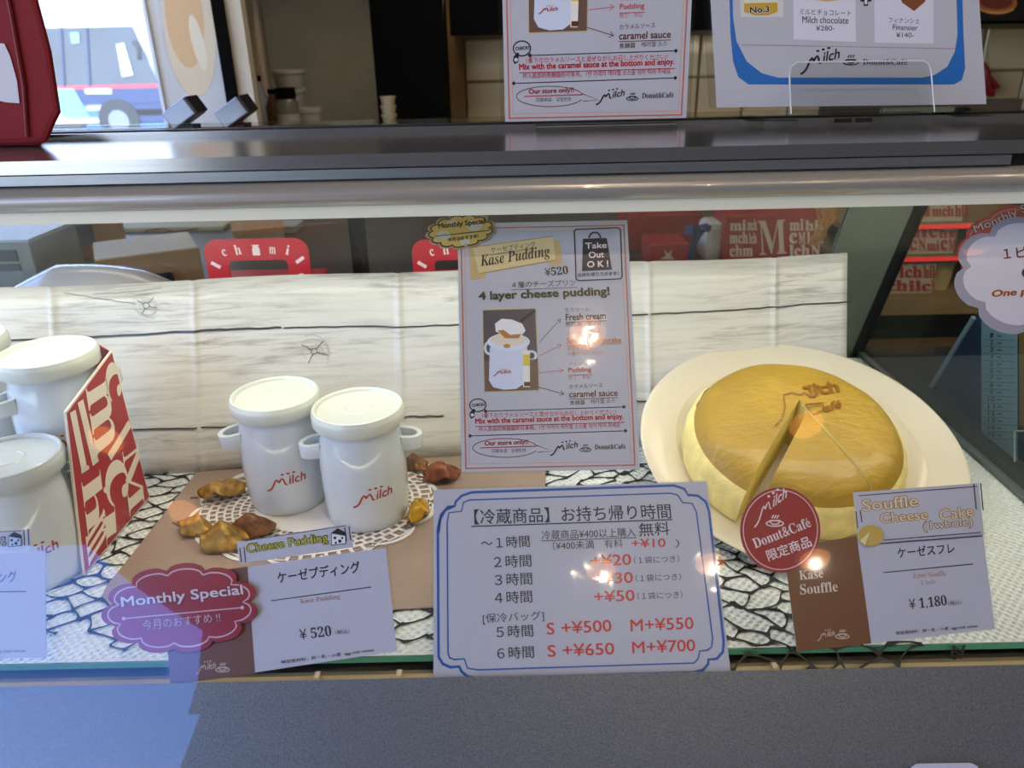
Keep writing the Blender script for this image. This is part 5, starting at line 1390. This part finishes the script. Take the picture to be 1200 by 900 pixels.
lathe('cap', [(.0005, .105), (.030, .105), (.030, .135), (.0005, .137)], m_black, t, 24); lathe('band', [(.0355, .03), (.0358, .03), (.0358, .06), (.0355, .06)], m_tub, t, 24)
for k, (x, hh, m_) in enumerate(((307, .17, mat('bottle_grey', '8a9094', .3)), (322, .13, mat('bottle_brown', '54341f', .4)))):
    t = thing('bottle', ('slim grey bottle at the left end of the back counter', 'short brown bottle right of the slim grey one')[k], 'bottle', V((aty(x, 150, YT).x, YT + .02, ZT2 + .0006)))
    lathe('body', [(.0005, 0), (.024, 0), (.026, .008), (.026, hh * .62), (.012, hh * .8), (.011, hh * .9), (.0005, hh * .9)], m_, t, 20)
    lathe('cap', [(.0005, hh * .9), (.013, hh * .9), (.013, hh), (.0005, hh)], m_black, t, 16)
z_ = ZT2 + .0006; words_ = ('lowest', 'second from below', 'second from the top', 'topmost')
for k in range(4):
    _, z_ = tub(words_[k] + ' of the four cream cups stacked before the black column', 454, 110, 120.5, 17, Y=YT - .01, z=z_, name='stacked_cup', cat='cup', group='cups stacked before the black column', m=mat('cup_cream', 'b5a685', .5))
# poster with doughnut photo
dq = [aty(x, y, YW - .03) for x, y in ((181, -30), (248, -30), (270, 152), (203, 152))]
dp = thing('doughnut_poster', 'tall pale poster with a large glazed doughnut picture beside the street window', 'poster', (dq[2] + dq[3]) / 2)
slab('paper_sheet', dq, V((0, -1, 0)), .004, mat('poster_pale', 'c6c2bc', .5), dp)
DS = Sheet(V((0, YW - .030, 0)), V((0, -1, 0)))
DS.ell(222, 30, 30, 84, 'cdb48c', 1, 'doughnut_print', rot=-.12); DS.ell(216, 18, 22, 62, 'c8974f', 2, 'doughnut_print', rot=-.12); DS.ell(232, 50, 7, 34, 'd9c4a0', 3, 'doughnut_print', rot=-.25)
DS.ell(222, 34, 31, 80, 'b8aa94', 2, 'doughnut_print', w=.8, a0=0, a1=PI, rot=-.12); DS.finish(dp)
# two tilted silver boxes on a ledge near the counter's rear edge
ZLd = aty(240, 156, 1.10).z
ld_ = thing('rear_ledge', 'narrow ledge behind the counter top with two tilted silver boxes', 'ledge', (-.42, 1.12, FL))
boxlim('ledge_board', -1.0, -.2, 1.13, 1.20, ZLd - .015, ZLd - .001, m_dark, ld_); 
for x in (-.98, -.24): boxlim('ledge_post', x, x + .02, 1.15, 1.18, FL + .002, ZLd - .015, m_dark, ld_)
m_sil = mat('silver_box', '8f96a8', .3, .7, vary=.05)
for (px, lb) in ((213, 'silver tilted box on the ledge, the left of two, below the doughnut poster'), (274, 'silver tilted box on the ledge, the right of two')):
    p = aty(px, 143, 1.15); t = thing('silver_box', lb, 'box', V((p.x, 1.165, ZLd)))
    R = Matrix.Rotation(-.55, 3, 'Y'); v, f = boxvf((0, 0, .022), (.042, .045, .026), R); bev(obj('body', v, f, m_sil, t, world=False), .002)
    v, f = boxvf(R @ V((.0225, 0, 0)) + V((0, 0, .022)), (.003, .043, .024), R); obj('dark_face', v, f, m_dark, t, world=False)
    v, f = boxvf((0, 0, .003), (.03, .03, .006)); obj('foot', v, f, m_dark, t, world=False)
# doughnut menu picture top right and red wall ornament
YM = YB - .27
dq = [aty(x, y, YM) for x, y in ((1138, -60), (1230, -60), (1230, 24), (1138, 24))]
mp_ = thing('menu_picture', 'black menu panel with a doughnut photo at the top right corner', 'picture', (dq[2] + dq[3]) / 2); slab('panel', dq, V((0, -1, 0)), .01, mat('menu_black', '15120f', .4), mp_)
MS = Sheet(V((0, YM, 0)), V((0, -1, 0))); MS.ell(1168, 4, 24, 13, 'b0622c', 1, 'doughnut_print'); MS.ell(1168, 2, 19, 9, '6e2f1a', 2, 'doughnut_print'); MS.ell(1168, 9, 20, 6, 'd19a55', 3, 'doughnut_print', w=2, a0=.2, a1=2.9); MS.finish(mp_)
ro = thing('red_ornament', 'small curled red ornament on the cream tiles at the right edge', 'ornament', aty(1160, 108, YB - .05))
def rp(x, y, dy=0): return aty(x, y, YB - .04 + dy)
m_ro = mat('ornament_red', '9a1420', .35, coat=.4)
tube('curl', [rp(1153, 74), rp(1156, 84), rp(1155, 96), rp(1157, 106), rp(1163, 108), rp(1168, 103), rp(1164, 98), rp(1159, 90)], .018, m_ro, ro, 10, rs=[.006, .014, .018, .020, .018, .014, .012, .008])
tube('hook', [rp(1155, 92), rp(1155, 92, .06)], .004, m_ro, ro, 6)

# ================================================================= STREET: BUS AND BACKGROUND
m_bw = mat('bus_white', 'dfe6ee', .35, coat=.4); m_bg = mat('bus_glass', '2b3440', .12, coat=.6, vary=.3, vscale=2); m_bb = mat('bus_blue', '3d6fc0', .4); m_bn = mat('bus_navy', '22365e', .4); m_tyre = mat('tyre', '1a1b1d', .7); m_hub = mat('hub', '8d9299', .4, .5)
YBs = 16.0
def bz(x, y): return aty(x, y, YBs)
bus = thing('city_bus', 'white and blue city bus passing outside the window at the upper left', 'bus', V((bz(100, 150).x, YBs + 1.2, FL)))
X1 = bz(160, 60).x; X0 = X1 - 10.5
zt_b = bz(100, 12).z; zw1 = bz(100, 32).z; zw0 = bz(110, 102).z; zs = FL + .28
if zs > bz(100, 150).z: zs = bz(100, 158).z; zs = max(zs, FL)
# body side with slightly raked front (slanting edge at the right)
sl_ = .55
def side(name, z0, z1, m, y=0.0, x0=None, x1o=0, th=.02):
    def xf(z): return X1 + x1o + sl_ * (zt_b - z) / (zt_b - zs)
    q = [V((x0 or X0, YBs - y, z0)), V((xf(z0), YBs - y, z0)), V((xf(z1), YBs - y, z1)), V((x0 or X0, YBs - y, z1))]
    return slab(name, q, V((0, -1, 0)), th, m, bus)
side('body', zs, zt_b, m_bw, 0, th=2.4)
side('window_band', zw0, zw1, m_bg, .02, x1o=-.06)
side('red_line', zw0 - .04, zw0 + .04, mat('bus_red', 'b04048', .4), .035, x1o=-.02)
side('navy_band', zw0 - .32, zw0 - .04, m_bn, .03, x1o=-.02)
for k in range(3):
    zz = zw0 - .42 - k * .26; side('blue_stripe', zz - .12, zz, m_bb, .03, x0=bz(96, 120).x, x1o=-.02)
side('skirt', zs, zs + .35, m_bn, .03, x0=bz(130, 140).x, x1o=-.02)
def bpoly(name, pts, m, y=.04): return slab(name, [aty(x, p, YBs - y) for x, p in pts], V((0, -1, 0)), .02, m, bus)
bpoly('teal_panel', [(66, 104), (86, 104), (105, 137), (72, 137)], mat('bus_teal', '6fb5a8', .4), .05)
for x0_, x1_ in ((70, 84), (100, 118)): bpoly('window_post', [(x0_, 32), (x0_ + 2, 32), (x0_ + 6, 101), (x0_ + 4, 101)], m_bn, .05)
bpoly('interior_glow', [(82, 38), (92, 38), (93, 50), (84, 51)], mat('bus_interior', '7fc4cf', .5), .05)
bpoly('door_glass', [(136, 52), (145, 50), (156, 88), (143, 90)], mat('bus_door_pale', 'c7d2cc', .3), .05)
bpoly('number_plate', [(99, 104), (130, 104), (131, 110), (100, 110)], mat('bus_sign', 'c9d0d6', .5), .05)
wc = bz(141, 140); 
wh = thing('x', None, None)
bpy.data.objects.remove(wh)
def disc(name, c, r, y0, y1, m, parent):
    vs, fs = [], []; n = 28
    for y in (y0, y1):
        for i in range(n): a = 2 * PI * i / n; vs.append(V((c.x + r * math.cos(a), y, c.z + r * math.sin(a))))
    fs = [tuple(range(n)), tuple(range(n, 2 * n))] + [(i, (i + 1) % n, (i + 1) % n + n, i + n) for i in range(n)]
    return obj(name, vs, fs, m, parent)
for k, xo in enumerate((0, -6.5)):
    c_ = V((wc.x + xo, 0, wc.z - .02)); tw_ = disc('wheel', c_, .40, YBs - .06, YBs + .2, m_tyre, bus)
    disc('hub', c_, .20, YBs - .075, YBs - .055, m_hub, tw_)
tube('mirror', [bz(158, 50), aty(163, 56, YBs - .2), aty(164, 70, YBs - .2)], .05, m_tyre, bus, 8)
# white shopfront over the road
fr_ = thing('street_building', 'bright pale building with shop signs across the street', 'building', (-9, 24.5, FL - .1))
boxlim('facade', -22, 1, 24, 25, FL - .1, 12, mat('facade_white', 'dfe2e6', .7), fr_)
for x0_, x1_, y0_, y1_, cl in ((165, 200, 20, 45, 'c9d2de'), (168, 186, 70, 100, '8fb4d8'), (186, 202, 62, 70, '9aa2ac'), (176, 190, 105, 120, 'd8c860'), (190, 200, 90, 140, '8fa0b8'), (150, 200, -30, 10, 'dbe6f2')):
    a, b = aty(x0_ - 20, y0_, 23.9), aty(x1_ - 20, y1_, 23.9); boxlim('shop_sign', a.x, b.x, 23.8, 23.98, b.z, a.z, mat('sign_' + cl, cl, .5), fr_)

# small white card at the bottom edge of the photo, stuck on the front panel
def pp(x, y): return atp(x, y, GA + GN * .0006, GN)
cq_ = [pp(*p) for p in ((1068, 930), (1068, 899), (1074, 895), (1138, 894), (1146, 898), (1148, 928))]
t = thing('panel_card', 'white card with rounded corners low on the grey front panel, at the bottom edge', 'card', cq_[0])
slab('card_sheet', cq_, GN, .0005, mat('card_white', 'cbcbda', .35), t)
